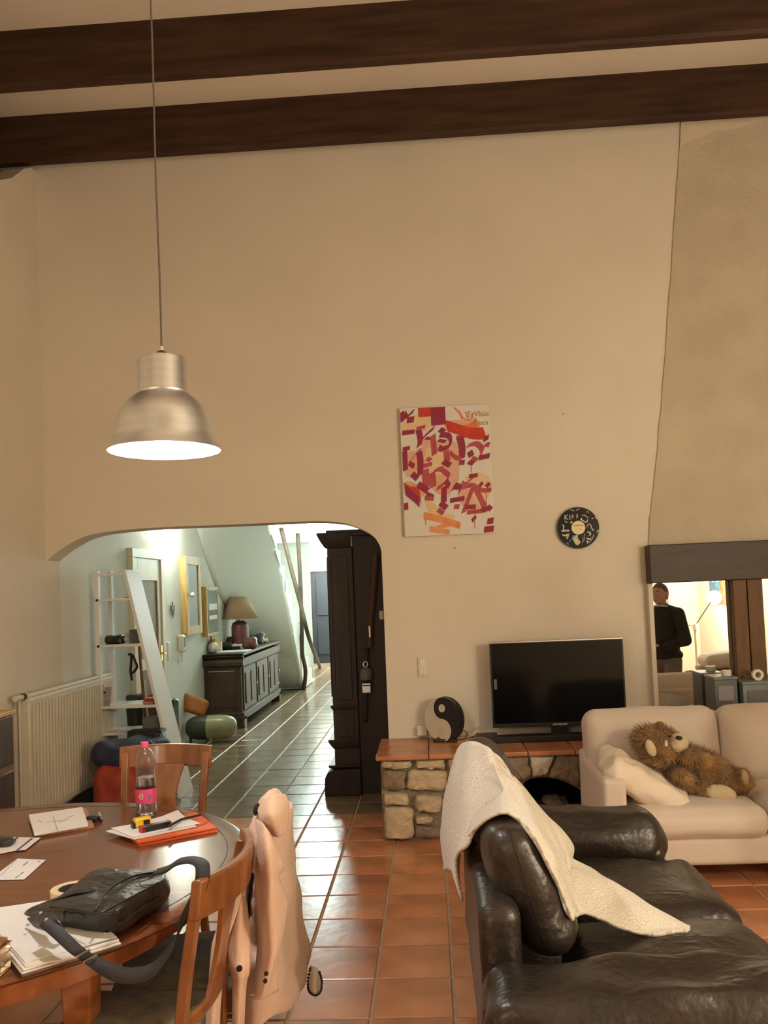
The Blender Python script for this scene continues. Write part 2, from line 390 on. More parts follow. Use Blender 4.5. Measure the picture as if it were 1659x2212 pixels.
# floor: grout bed with every tile laid on it
floor = struct('floor', G().box((LX-.1, -3.6, -.06), (RX+.1, 19.5, -.006)), M['grout'])
T, TX0, TY0 = .1967*EYE, -.1812*EYE, 1.970*EYE
def tile_mesh(nm, mt, seed):
    h = T/2-.0055; b = .004; g = G(); k = h-b
    g.add([(-h, -h, -.012), (h, -h, -.012), (h, h, -.012), (-h, h, -.012), (-h, -h, -.004), (h, -h, -.004), (h, h, -.004), (-h, h, -.004), (-k, -k, 0), (k, -k, 0), (k, k, 0), (-k, k, 0)],
          [(0, 1, 5, 4), (1, 2, 6, 5), (2, 3, 7, 6), (3, 0, 4, 7), (4, 5, 9, 8), (5, 6, 10, 9), (6, 7, 11, 10), (7, 4, 8, 11), (8, 9, 10, 11)])
    return g
tms = []
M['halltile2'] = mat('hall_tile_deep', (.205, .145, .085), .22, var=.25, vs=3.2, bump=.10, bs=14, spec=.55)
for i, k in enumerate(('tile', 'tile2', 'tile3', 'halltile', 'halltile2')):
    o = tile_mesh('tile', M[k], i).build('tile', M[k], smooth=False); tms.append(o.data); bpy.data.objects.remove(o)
rnd = random.Random(4); cells = []
for i in range(-9, 13):
    for j in range(-21, 50):
        x, y = TX0+(i+.5)*T, TY0+(j+.5)*T
        if not (LX-.1 < x < RX+.1 and -3.6 < y < 19.4): continue
        if y > WY+.2 and x > -.2: continue
        u, v, z = pj((x, y, 0)) if y > .4 else (0, 9999, 1)
        vis = -60 < u < 1720 and v < 2290
        if vis and y < 4.6 and ((x > .3 and y < 3.7 and x < 1.2) or x < -1.4): vis = False
        if vis and y > 4.9 and x > -.3: vis = False
        if vis and y > 4.6 and x > 1.0: vis = False
        cells.append((not vis, y, x))
cells.sort(); stuff = G()
for n, (hid, y, x) in enumerate(cells):
    if n < 296 and not hid and y < 11.2:
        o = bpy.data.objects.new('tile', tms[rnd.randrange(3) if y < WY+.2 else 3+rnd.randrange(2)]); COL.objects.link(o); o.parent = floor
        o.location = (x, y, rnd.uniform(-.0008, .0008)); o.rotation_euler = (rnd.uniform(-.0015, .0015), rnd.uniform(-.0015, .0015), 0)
    else:
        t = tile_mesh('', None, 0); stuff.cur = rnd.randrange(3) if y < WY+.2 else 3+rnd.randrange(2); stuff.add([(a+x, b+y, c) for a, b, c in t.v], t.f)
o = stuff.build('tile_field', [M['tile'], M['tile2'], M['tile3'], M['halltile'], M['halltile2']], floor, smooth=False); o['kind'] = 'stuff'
# ceiling beams
for i, (y, wd, z0) in enumerate(((5.93, .09, 4.952), (5.02, .09, 4.94), (4.10, .09, 4.94), (3.20, .09, 4.94), (2.30, .09, 4.94))):
    g = G(); c = .018
    prof = [(y+c, z0), (y+wd-c, z0), (y+wd, z0+c), (y+wd, 5.31), (y, 5.31), (y, z0+c)]
    g.prism([(LX-1.2, a, b) for a, b in prof], (RX-LX+1.25, 0, 0)); o = g.build('ceiling_beam', M['beam'], smooth=False)
    tag(o, ['dark stained ceiling beam lying closest to the back wall', 'dark stained ceiling beam second from the back wall', 'dark ceiling beam third from the back wall', 'dark ceiling beam fourth from the back wall', 'dark ceiling beam fifth from the back wall'][i], 'beam', 'dark beams under the ceiling')
# chimney hood, plaster patch, mantel, mirror, post
HY = WY-.014
he = cat([at(u, v, Y=HY) for u, v in ((1472, 240), (1470, 300), (1463, 400), (1452, 560), (1440, 720), (1428, 880), (1413, 1050), (1404, 1120), (1401, 1186))], 4)
random.seed(7)
he = [p+Vector((random.uniform(-.004, .004), 0, 0)) for p in he]
hp = [tuple(p) for p in he]+[(RX, HY, he[-1].z), (RX, HY, he[0].z)]
hood = struct('wall_chimney', G().prism(hp, (0, .05, 0)), M['hood'], smooth=False)
pp = [(1472, 240), (1469, 318), (1490, 304), (1515, 298), (1545, 282), (1600, 276), (1640, 262), (1668, 256), (1668, 200)]
struct('plaster_patch', G().prism([tuple(at(u, v, Y=HY-.004)) for u, v in pp], (0, .006, 0)), M['hood_light'], hood, smooth=False)
MX0 = at(1401, 1186, Y=5.98).x
t = G().box((MX0, 5.97, 1.612), (RX, 6.09, 1.885)).build('mantel_beam', M['mantel'], bevel=.006)
tag(t, 'wide brown wooden mantel beam across the bottom of the plaster hood', 'beam')
tag(G().box((MX0-.004, 6.03, .555), (MX0+.028, 6.10, 1.612)).build('mirror_jamb', M['wall'], bevel=.003), 'narrow cream strip along the side of the hearth mirror', 'trim')
mr = thing('hearth_mirror', (2.2, 6.07, .56), 'large mirror panel left of the wooden post above the hearth', 'mirror', 'mirror panels above the hearth')
pA, pB = at(1586, 1350, Y=6.0).x, at(1651, 1350, Y=6.0).x
G().box((MX0+.028, 6.062, .56), (pA+.03, 6.075, 1.612)).build('glass', M['mirror'], mr, smooth=False)
mr2 = thing('hearth_mirror', (3, 6.07, .56), 'mirror panel at the far side of the wooden post', 'mirror', 'mirror panels above the hearth')
G().box((pB-.03, 6.062, .56), (RX-.02, 6.075, 1.612)).build('glass', M['mirror'], mr2, smooth=False)
po = thing('wooden_post', ((pA+pB)/2, 6.0, .56), 'brown wooden post of two boards under the mantel beam', 'post')
mid = at(1617, 1350, Y=6.0).x
def slant(x0, x1, z0, z1, y0, y1): return G().box((x0, y0, z0), (x1, y1, z1))
slant(pA, mid-.004, .56, 1.612, 5.985, 6.055).build('board', M['post'], po, bevel=.004)
slant(mid+.004, pB, .56, 1.612, 5.99, 6.055).build('board', M['post'], po, bevel=.004)
# stone bench with terracotta slab top
BX0, BY, BZ = -.385, 5.50, .525
def hs(px, py): return at(800+.3617*px, 1350+.3617*py, Y=BY)
bench = thing('stone_bench', (0, BY, 0), 'long limestone bench with terracotta slab top under the television', 'bench')
g = G()
archp = [hs(905, 965), hs(925, 940), hs(960, 922), hs(1000, 915), hs(1050, 912), hs(1120, 925), hs(1190, 950), hs(1250, 985), hs(1285, 1010)]
xe = 3.95
outl = [(BX0+.01, 0), (BX0+.01, BZ), (xe, BZ), (xe, 0), (1.45, 0), (1.45, .15)]+[(1.40, .27)]+[(p.x, p.z) for p in archp[::-1]]+[(archp[0].x-.03, .19), (archp[0].x-.04, .13), (archp[0].x-.04, 0)]
g.prism([(x, BY+.02, z) for x, z in outl], (0, .12, 0))
g.box((BX0+.01, BY+.14, 0), (BX0+.2, WY, BZ)); g.box((archp[0].x-.05, BY+.02, 0), (1.5, WY, .075))
g.build('core', M['mortar'], bench, smooth=False)
G().box((archp[0].x-.3, WY-.03, .07), (1.6, WY, BZ)).box((archp[0].x-.3, BY+.15, .07), (archp[0].x-.26, WY, BZ)).box((1.56, BY+.15, .07), (1.6, WY, BZ)).box((archp[0].x-.3, BY+.15, BZ-.03), (1.6, WY, BZ-.01)).build('firebox_lining', M['masonry_k'], bench, smooth=False)
def stone(pts, mt, depth=.05, seed=0):
    rr = random.Random(seed); P = [Vector(p) for p in pts]; c = sum(P, Vector())/len(P); ring = []
    n = len(P)
    for i in range(n):       # roughened outline
        a, b = P[i], P[(i+1) % n]
        for k in range(3): 
            q = a.lerp(b, k/3) if k else a.lerp(c, .06)
            ring.append(q+Vector((rr.uniform(-.006, .006), 0, rr.uniform(-.006, .006))))
    m = len(ring); vs = [q+Vector((0, .03, 0)) for q in ring]+[q+Vector((0, -depth*.5, 0)) for q in ring]
    vs += [q.lerp(c, .13)+Vector((0, -depth+rr.uniform(-.006, .004), 0)) for q in ring]+[q.lerp(c, .55)+Vector((0, -depth-.005+rr.uniform(-.008, .008), 0)) for q in ring]+[c+Vector((0, -depth-.008, 0))]
    fs = [(l*m+i, l*m+(i+1) % m, (l+1)*m+(i+1) % m, (l+1)*m+i) for l in range(3) for i in range(m)]+[(3*m+i, 3*m+(i+1) % m, 4*m) for i in range(m)]
    g = G(); g.add(vs, fs); o = g.build('stone', mt, bench, smooth=50); return o
quads = [([(66, 806), (150, 812), (243, 810), (245, 852), (150, 858), (66, 856)], 0), ([(272, 806), (445, 800), (444, 852), (360, 858), (276, 850)], 0),
 ([(66, 872), (140, 864), (214, 870), (208, 920), (215, 978), (140, 986), (70, 980)], 1), ([(228, 866), (340, 860), (455, 872), (462, 920), (440, 985), (320, 990), (220, 980), (217, 920)], 0),
 ([(80, 1000), (160, 998), (228, 1006), (226, 1072), (80, 1070)], 0), ([(264, 1020), (350, 1012), (432, 1022), (430, 1115), (340, 1112), (268, 1108)], 0),
 ([(78, 1088), (170, 1082), (262, 1100), (255, 1180), (262, 1270), (160, 1278), (82, 1272)], 0), ([(272, 1138), (325, 1132), (376, 1140), (372, 1176), (276, 1180)], 0),
 ([(268, 1200), (340, 1196), (425, 1205), (424, 1268), (270, 1272)], 1), ([(460, 800), (560, 800), (560, 868), (470, 870)], 0), ([(470, 884), (600, 880), (590, 985), (480, 990)], 1),
 ([(445, 1010), (560, 1006), (600, 1100), (450, 1110)], 0), ([(440, 1130), (600, 1120), (610, 1262), (450, 1266)], 1), ([(575, 800), (700, 798), (700, 900), (580, 900)], 0),
 ([(620, 920), (720, 915), (730, 1010), (625, 1020)], 0), ([(640, 1040), (780, 1030), (800, 1130), (640, 1140)], 1), ([(630, 1160), (800, 1150), (830, 1250), (640, 1255)], 0),
 ([(725, 776), (850, 782), (935, 778), (950, 835), (960, 905), (910, 935), (850, 930), (770, 880), (735, 830)], 1),
 ([(948, 776), (1020, 780), (1096, 778), (1080, 830), (1048, 895), (1000, 905), (968, 900), (955, 830)], 2), ([(1106, 776), (1180, 772), (1250, 772), (1255, 860), (1250, 970), (1180, 938), (1115, 915), (1058, 900), (1090, 835)], 1),
 ([(750, 905), (830, 945), (895, 960), (880, 1020), (800, 1015), (740, 960)], 1), ([(820, 1035), (885, 1035), (880, 1130), (825, 1130)], 1)]
M['stone_p'] = mat('pale_stone', (.62, .54, .40), .85, var=.15, vs=9, bump=.8, bs=30)
for i, (q, k) in enumerate(quads): stone([hs(a, b) for a, b in q], [M['stone'], M['stone_d'], M['stone_p']][k], .035 if k != 1 else .022, i)
sx = 1.62; i = 50       # masonry continues behind the sofa
for row, (z0, z1) in enumerate(((.02, .17), (.19, .33), (.35, .5))):
    x = sx+(.12 if row % 2 else 0)
    while x < 3.8:
        wdt = .18+.14*((i*37) % 10)/10; stone([(x, BY, z0), (x+wdt, BY, z0+.01), (x+wdt-.01, BY, z1), (x+.01, BY, z1-.01)], M['stone'] if i % 3 else M['stone_d'], .03, i); x += wdt+.03; i += 1
# logs and stones in the hearth opening
for k, (px, py, r) in enumerate(((1040, 1020, .055), (1110, 1030, .07), (1000, 1010, .05), (1180, 1045, .05))):
    p = hs(px, py); g = G(); g.soft((p.x, BY+.16+.03*k, .075+r), (r*2.2, .22, r*1.9), r, 4, wr=.012, seed=k, ws=14)
    tag(g.build('hearth_rock', M['stone_d'] if k % 2 else M['masonry_k'], smooth=True), ['rounded grey rock in the arched hearth, near its left side', 'largest rounded rock in the middle of the arched hearth', 'black lump lying furthest left inside the hearth', 'pale brown rock nearest the sofa inside the hearth'][k], 'rock', 'rocks in the hearth')
p = hs(1065, 1085); G_ = G().box((p.x-.04, BY+.1, .076), (p.x+.03, BY+.17, .125)).build('ember_block', M['stone_p'], bevel=.008); tag(G_, 'small pale block at the front of the hearth', 'block')
# slab tiles of the bench
xs = [BX0-.02, hs(345, 700).x, hs(640, 700).x, hs(935, 700).x, hs(1215, 700).x]
while xs[-1] < 3.6: xs.append(xs[-1]+.345)
xs.append(3.97)
G().box((BX0-.01, BY-.02, BZ-.002), (3.96, WY, BZ+.018)).build('slab_bed', M['mortar'], bench, smooth=False)
for a, b in zip(xs[:-1], xs[1:]):
    for y0, y1 in ((BY-.045, BY+.28), (BY+.287, WY)):
        g = G().box((a+.003, y0, BZ+.004), (b-.003, y1, BZ+.034)); g.build('slab_tile', M['tile' if (a*7) % 1 > .4 else 'tile2'], bench, bevel=.006)
TOP = BZ+.034
# hallway: stairs
st = thing('staircase', (-2.5, 14.1, 0), 'white plaster staircase rising from the end of the hallway', 'staircase')
Lc = [(10.15, 2.75), (10.2, 2.5), (11.1, 1.72), (12.0, 1.35), (13.0, .95), (13.6, .75), (13.95, .62), (14.12, .58)]
Rc = [(11.3, 2.80), (11.45, 2.70), (12.17, 2.2), (12.8, 1.52), (13.3, .94), (13.7, .50), (13.95, .2), (14.12, 0.0)]
rows = []
for a, b in zip(Lc, Rc):
    A, Bv = Vector((LX+.005, a[0], a[1])), Vector((-2.225, b[0], b[1])); rows.append([A, A.lerp(Bv, .33), A.lerp(Bv, .66), Bv])
sheet('soffit', rows, M['wall_white'], st, n=4, thick=.02)
nose = [at(u, v, X=-2.215) for u, v in ((597, 1157), (605, 1190), (615, 1223), (622, 1254), (630, 1283), (639, 1315))]
dy_, dz_ = (nose[-1].y-nose[0].y)/5, (nose[-1].z-nose[0].z)/5
ns = [(nose[0].y-dy_*k, nose[0].z-dz_*k) for k in (2, 1)]+[(p.y, p.z) for p in nose]
while ns[-1][1]+dz_ > .05: ns.append((ns[-1][0]+dy_, ns[-1][1]+dz_))
def sof(y):
    for (a, za), (b, zb) in zip(Rc[:-1], Rc[1:]):
        if a <= y <= b: return za+(zb-za)*(y-a)/(b-a)
    return Rc[0][1] if y < Rc[0][0] else 0
for k, (y1, z) in enumerate(ns):
    if z > 2.72: continue
    y0 = y1-abs(dy_)*1.05; lo = lambda yy, cap_: min(cap_, sof(yy)+.012)
    g = G().prism([(LX+.01, y1+.02, z), (LX+.01, y1+.02, z-.03), (LX+.01, y1, z-.035), (LX+.01, y1, max(0, lo(y1, z-.20))), (LX+.01, y0, max(.01, lo(y0, z-.04))), (LX+.01, y0, z)], (-2.215-LX-.01, 0, 0))
    g.build('step', M['wall_white'], st, smooth=False)
def stick(pts, r): return G().tube(cat(pts, 5), [r*(1+.12*noise.noise(Vector((i*.4, 0, r)))) for i in range((len(pts)-1)*5+1)], 8)
tag(stick([at(643, 1152, Y=13.9), at(647, 1220, Y=13.9), at(650, 1290, Y=13.9), at(652, 1350, Y=13.9), at(653, 1410, Y=13.9), at(660, 1450, Y=13.95), at(656, 1490, Y=14.05)], .034).build('tree_trunk_post', mat('bark_brown', (.075, .045, .025), .7, var=.3, bump=.4), smooth=True), 'upright rough tree trunk post at the foot of the stairs', 'post')
tag(stick([at(607, 1140, Y=13.75), at(628, 1225, Y=13.75), at(648, 1300, Y=13.75), at(668, 1380, Y=14.0), at(691, 1441, Z=.02)], .036).build('tree_trunk_rail', bpy.data.materials['bark_brown'], smooth=True), 'slanting tree trunk rail crossing the upright post by the stairs', 'rail')
# far dark door
d = thing('door_2', (-2.3, 19.27, 0), None, None); d['kind'] = 'structure'
a, b = at(673, 1300, Y=19.27).x, -1.82
G().box((a, 19.24, 0), (b, 19.28, 2.13)).box((a+.12, 19.22, .2), (b-.12, 19.24, .95)).box((a+.12, 19.22, 1.1), (b-.12, 19.24, 1.98)).build('door_leaf', mat('dark_blue_paint', (.006, .008, .012), .8), d, bevel=.01)
G().box((a-.07, 19.2, 0), (a, 19.3, 2.2)).box((b, 19.2, 0), (b+.07, 19.3, 2.2)).box((a, 19.2, 2.13), (b, 19.3, 2.2)).build('door_frame', M['pine'], d, bevel=.005)
G().ell((b-.1, 19.2, 1.02), (.03, .03, .03)).build('handle', M['chrome'], d)
# door on the left hall wall (opens onto the hallway), its frame white, leaf wood
d = thing('door_1', (LX, 8.2, 0), None, None); d['kind'] = 'structure'
G().box((LX, 7.78, 0), (LX+.05, 7.86, 2.06)).box((LX, 8.62, 0), (LX+.05, 8.72, 2.06)).box((LX, 7.78, 2.06), (LX+.05, 8.72, 2.15)).build('door_frame', M['offwhite'], d, bevel=.004)
G().box((LX, 7.86, 0), (LX+.02, 8.62, 2.06)).build('door_leaf', M['doorwood'], d)
G().box((LX+.02, 7.86, 0), (LX+.035, 7.95, 2.06)).box((LX+.02, 8.53, 0), (LX+.035, 8.62, 2.06)).box((LX+.02, 7.95, 1.84), (LX+.035, 8.53, 2.06)).box((LX+.02, 7.95, .95), (LX+.035, 8.53, 1.06)).box((LX+.02, 7.95, 0), (LX+.035, 8.53, .2)).build('door_rails', M['offwhite'], d, bevel=.003)
G().box((LX+.035, 8.56, 1.0), (LX+.045, 8.60, 1.16)).tube([(LX+.045, 8.58, 1.08), (LX+.09, 8.58, 1.08), (LX+.095, 8.48, 1.08)], .009).build('handle', M['brass'], d)
# ---------------------------------------------------------------- dining table and chairs
TC = Vector((-1.60, 2.76, 0)); TR = .945; TH = .75
tb = thing('dining_table', TC, 'big round polished cherry wood dining table covered with papers', 'table')
g = G().lathe([(0, TH-.028), (TR-.03, TH-.028), (TR-.012, TH-.022), (TR, TH-.012), (TR-.004, TH-.004), (TR-.014, TH-.001), (TR-.07, TH), (0, TH)], TC, 96, cap=False); g.build('tabletop', M['tablewood'], tb, smooth=50)
G().lathe([(TR-.083, TH-.0005), (TR-.083, TH+.0006), (TR-.079, TH+.0006), (TR-.079, TH-.0005)], TC, 96, cap=False).build('inlay_line', M['darkwood'], tb)
G().box((TC.x-.02, 2.3, TH-.001), (TC.x+.93, 2.302, TH+.0005)).build('leaf_joint', M['darkwood'], tb, smooth=False)
g = G().lathe([(TR-.17, TH-.125), (TR-.14, TH-.125), (TR-.14, TH-.028), (TR-.17, TH-.028)], TC, 64, cap=False); g.build('apron', M['cherry'], tb, smooth=50)
for k in range(4):
    a = pi/4+k*pi/2+.12; c = TC+Vector((cos(a), sin(a), 0))*(TR-.2)
    g = G().add([(c.x+x*s, c.y+y*s, z) for z, s in ((0, .026), (TH-.13, .042), (TH-.028, .042)) for x, y in ((-1, -1), (1, -1), (1, 1), (-1, 1))],
        [(3, 2, 1, 0), (8, 9, 10, 11)]+[(4*l+i, 4*l+(i+1) % 4, 4*l+4+(i+1) % 4, 4*l+4+i) for l in range(2) for i in range(4)])
    g.build('leg', M['cherry'], tb, bevel=.006)
def chair_parts(t):
    wd = M['chairwood']; B = lambda g, n, m=wd, **k: g.build(n, m, t, world=False, **k)
    for s in (-1, 1):
        B(G().tube([(s*.185, .19, 0), (s*.185, .19, .43)], [.017, .022], 8), 'leg', smooth=40)
        pts = cat([(s*.185, -.26, 0), (s*.185, -.215, .22), (s*.185, -.205, .45), (s*.19, -.235, .70), (s*.20, -.28, .93)], 4)
        g = G(); hw, hd = .017, .014; vs = []
        for p in pts: vs += [p+Vector((-hw, -hd, 0)), p+Vector((hw, -hd, 0)), p+Vector((hw, hd, 0)), p+Vector((-hw, hd, 0))]
        k = len(pts); g.add(vs, [(4*i+j, 4*i+(j+1) % 4, 4*i+4+(j+1) % 4, 4*i+4+j) for i in range(k-1) for j in range(4)]+[(3, 2, 1, 0), (4*k-4, 4*k-3, 4*k-2, 4*k-1)])
        B(g, 'back_leg', bevel=.004)
    def rail(z0, z1, y0, bow, wdt, th, nm, tilt=.0):
        n = 14; vs = []
        for i in range(n+1):
            s = i/n*2-1; x = s*wdt; y = y0-bow*(1-s*s)
            for (dy, z) in ((-th/2, z0), (th/2, z0), (th/2-tilt, z1), (-th/2-tilt, z1)): vs.append((x, y+dy, z))
        g = G().add(vs, [(4*i+j, 4*i+4+j, 4*i+4+(j+1) % 4, 4*i+(j+1) % 4) for i in range(n) for j in range(4)]+[(0, 1, 2, 3), (4*n+3, 4*n+2, 4*n+1, 4*n)])
        B(g, nm, bevel=.006)
    rail(.855, .955, -.268, .062, .225, .026, 'top_rail', .012)
    rail(.56, .595, -.214, .03, .18, .018, 'lower_rail', .004)
    n = 10; vs = []
    for i in range(n+1):
        t_ = i/n; z = .585+t_*.285; hw = .045+.035*abs(2*t_-.9)**1.5; y = -.246-.055*t_
        for (x, dy) in ((-hw, -.007), (hw, -.007), (hw, .007), (-hw, .007)): vs.append((x, y+dy, z))
    B(G().add(vs, [(4*i+j, 4*i+(j+1) % 4, 4*i+4+(j+1) % 4, 4*i+4+j) for i in range(n) for j in range(4)]+[(3, 2, 1, 0), (4*n, 4*n+1, 4*n+2, 4*n+3)]), 'splat', bevel=.002)
    B(G().box((-.2, .165, .395), (.2, .19, .445)).box((-.2, -.2, .395), (.2, -.175, .445)).box((-.2, -.19, .395), (-.178, .19, .445)).box((.178, -.19, .395), (.2, .19, .445)), 'seat_frame', bevel=.004)
    B(G().soft((0, .0, .462), (.43, .42, .055), .025, 6, bulge=(0, 0, .012)), 'seat', M['seatfab'], smooth=True)
    for s in (-1, 1): B(G().tube([(s*.185, -.215, .2), (s*.185, .19, .2)], .01, 6), 'stretcher')
def chair(loc, rz, label):
    t = thing('dining_chair', loc, label, 'chair', 'dining chairs round the table', rz); chair_parts(t); return t
cA = chair((-.875, 2.27, 0), pi/2-.04, 'dining chair nearest the viewer, bag strap looped over its curved rail')
def dup(src, loc, rz, label):
    r = src.copy(); COL.objects.link(r); r.location = loc; r.rotation_euler.z = rz; r['label'] = label
    for ch in list(src.children):
        c = ch.copy(); COL.objects.link(c); c.parent = r
    return r
cB = dup(cA, (-.835, 2.685, 0), pi/2+.19, 'dining chair with the blush pink coat hung over its back')
cC = dup(cA, (-1.30, 3.60, 0), pi-.09, 'dining chair behind the water bottle, at the far table edge')

# ---------------------------------------------------------------- coat hung on the second chair
bpy.context.view_layer.update(); OVB = bvhs(cB)
coat = thing('coat', (-.5, 2.75, 0), 'long blush pink coat hanging over a chair back', 'coat')
def GR(rows): return [[at(u, v, Y=y) for (u, v, y) in r] for r in rows]
# body: columns near -> far
rotYm = lambda a: Matrix.Rotation(a, 3, 'Y')
body = [
 [(556, 1745, 2.60), (566, 1722, 2.62), (590, 1708, 2.66), (612, 1716, 2.74), (628, 1738, 2.82)],
 [(549, 1775, 2.58), (562, 1770, 2.60), (588, 1766, 2.56), (612, 1768, 2.66), (630, 1778, 2.84)],
 [(541, 1830, 2.56), (555, 1850, 2.64), (583, 1836, 2.52), (616, 1840, 2.62), (636, 1840, 2.86)],
 [(533, 1900, 2.55), (549, 1920, 2.66), (580, 1920, 2.52), (614, 1910, 2.60), (643, 1915, 2.88)],
 [(524, 1980, 2.53), (544, 2000, 2.64), (585, 2005, 2.46), (612, 1990, 2.62), (655, 1985, 2.90)],
 [(530, 2070, 2.50), (553, 2080, 2.46), (590, 2080, 2.48), (618, 2080, 2.60), (668, 2060, 2.92)],
 [(527, 2150, 2.48), (552, 2155, 2.42), (590, 2165, 2.44), (628, 2150, 2.55), (664, 2110, 2.78)],
 [(510, 2225, 2.46), (550, 2225, 2.40), (590, 2195, 2.44), (630, 2172, 2.55), (654, 2140, 2.70)]]
sheet('body', GR(body), M['coat'], coat, n=6, thick=.008, wr=.012, ws=9, seed=1, over=OVB)
lap = [[(556, 1752, 2.54), (568, 1762, 2.50), (588, 1766, 2.52)], [(538, 1795, 2.50), (552, 1820, 2.42), (566, 1800, 2.46)], [(534, 1835, 2.50), (548, 1870, 2.40), (553, 1830, 2.42)], [(536, 1850, 2.5), (549, 1885, 2.42), (552, 1860, 2.44)]]
sheet('lapel', GR(lap), M['coat'], coat, n=6, thick=.008, seed=2)
collar = [[(558, 1748, 2.50), (584, 1722, 2.48), (613, 1716, 2.56)], [(563, 1768, 2.46), (586, 1752, 2.42), (622, 1738, 2.56)], [(568, 1783, 2.47), (592, 1772, 2.41), (621, 1762, 2.54)], [(578, 1790, 2.50), (600, 1806, 2.46), (617, 1795, 2.54)]]
sheet('collar', GR(collar), M['coat'], coat, n=6, thick=.010, seed=7, over=OVB)
G().ell(at(554, 1748, Y=2.50), (.010, .012, .020), 10, 8, rot=rotYm(.2)).build('collar_shade', M['plastic_k'], coat)  # black blob stands in for the shade inside the collar
sleeve = [[(553, 1770, 2.47), (575, 1790, 2.40), (600, 1850, 2.46)], [(552, 1850, 2.42), (580, 1850, 2.34), (614, 1872, 2.44)], [(552, 1900, 2.42), (582, 1915, 2.34), (602, 1895, 2.44)],
 [(556, 1980, 2.42), (585, 1980, 2.34), (614, 1930, 2.46)], [(556, 2060, 2.40), (590, 2050, 2.34), (620, 1965, 2.46)], [(552, 2140, 2.38), (575, 2130, 2.33), (603, 2050, 2.42)], [(538, 2152, 2.40), (560, 2158, 2.34), (600, 2140, 2.42)]]
slv = sheet('sleeve', GR(sleeve), M['coat'], coat, n=6, thick=.008, wr=.006, ws=11, seed=3)
strip = [[(529, 1845, 2.44), (534, 1850, 2.42), (536, 1852, 2.44)], [(515, 1900, 2.42), (522, 1912, 2.38), (531, 1905, 2.42)], [(492, 1965, 2.40), (507, 1975, 2.36), (515, 1960, 2.40)], [(464, 2020, 2.36), (476, 2055, 2.34), (496, 2030, 2.38)],
 [(456, 2080, 2.34), (468, 2110, 2.30), (484, 2085, 2.34)], [(450, 2170, 2.30), (462, 2170, 2.28), (475, 2165, 2.32)], [(444, 2240, 2.28), (458, 2240, 2.26), (472, 2240, 2.3)]]
sheet('front_edge', GR(strip), M['coat'], coat, n=6, thick=.007, seed=4)
strip2 = [[(515, 1940, 2.40), (522, 1935, 2.38), (530, 1945, 2.42)], [(497, 2020, 2.38), (512, 2060, 2.33), (538, 2000, 2.38)], [(496, 2080, 2.36), (515, 2100, 2.30), (538, 2090, 2.34)], [(504, 2130, 2.36), (515, 2140, 2.31), (530, 2130, 2.34)], [(503, 2235, 2.34), (514, 2235, 2.32), (525, 2235, 2.34)]]
bend = sheet('belt_end', GR(strip2), M['coat'], coat, n=6, thick=.007, seed=5)
for (u, v, y, r) in ((517, 2092, 2.285, .0085), (575, 2103, 2.30, .0062), (573, 2119, 2.30, .0062)):
    p = at(u, v, Y=y); G().lathe([(0, -.003), (r, -.002), (r, .002), (0, .003)], p, 16, cap=False, ax='Y').build('button', M['plastic_k'], slv if r < .007 else bend)
lin = [[(672, 2085, 2.8), (682, 2090, 2.78), (688, 2102, 2.8)], [(668, 2110, 2.78), (682, 2112, 2.76), (694, 2120, 2.8)], [(664, 2138, 2.76), (680, 2146, 2.74), (692, 2138, 2.78)]]
sheet('lining', GR(lin), M['paper'], coat, n=6, thick=.006)
g = G()
for p in cat([at(*q[:2], Y=2.735) for q in ((670, 2092), (665, 2120), (668, 2142), (682, 2150), (693, 2140), (695, 2118), (690, 2100))], 4): g.ell(p, (.0045,)*3, 6, 4)
g.build('scalloped_trim', M['plastic_k'], coat)

# ---------------------------------------------------------------- things on the table
Z = TH+.001
def quad(pix, z, h, name, m, parent=None, y=None, bevel=0):
    P = [at(u, v, Z=z) for u, v in pix]; return G().hexa([p for p in P]+[p+Vector((0, 0, h)) for p in P]).build(name, m, parent, smooth=False, bevel=bevel)
def book(name, pix, z, h, m, label, cat_, group=None): o = quad(pix, z, h, name, m); tag(o, label, cat_, group); return o
# notepad
t = thing('notepad', at(130, 1780, Z=Z), 'sketched notepad on tan cardboard backing at the far left table edge', 'notepad')
quad([(80, 1808), (203, 1788), (186, 1750), (66, 1766)], Z, .010, 'cardboard', M['wicker'], t)
quad([(74, 1806), (190, 1785), (178, 1748), (62, 1765)], Z+.010, .010, 'pages', M['paper'], t)
g = G()
for a, b in (((115, 1763), (125, 1797)), ((100, 1776), (150, 1770)), ((125, 1777), (140, 1773)), ((140, 1768), (160, 1762)), ((84, 1772), (90, 1776))):
    g.tube([at(*a, Z=Z+.0205), at(*b, Z=Z+.0205)], .0012, 4)
g.build('sketch', M['ink'], t)
def pen(a, b, r, m, label, cat_='pen', n='pen'): return tag(G().tube([at(*a, Z=Z+r), at(*b, Z=Z+r)], r, 8).build(n, m, smooth=40), label, cat_)
t = thing('pen', at(216, 1765, Z=Z), 'black pen with silver cap beside the sketched notepad', 'pen')
G().tube([at(219, 1773, Z=Z+.006), at(214, 1761, Z=Z+.006)], .006, 8).build('barrel', M['plastic_k'], t); G().tube([at(217, 1766, Z=Z+.007), at(213, 1757, Z=Z+.007)], .0065, 8).build('cap', M['chrome'], t)
g = G().soft(at(200, 1768, Z=Z+.012), (.05, .035, .022), .008, 3); tag(g.build('lighter', M['plastic_k'], smooth=True), 'small dark lighter between notepad and pen', 'lighter')
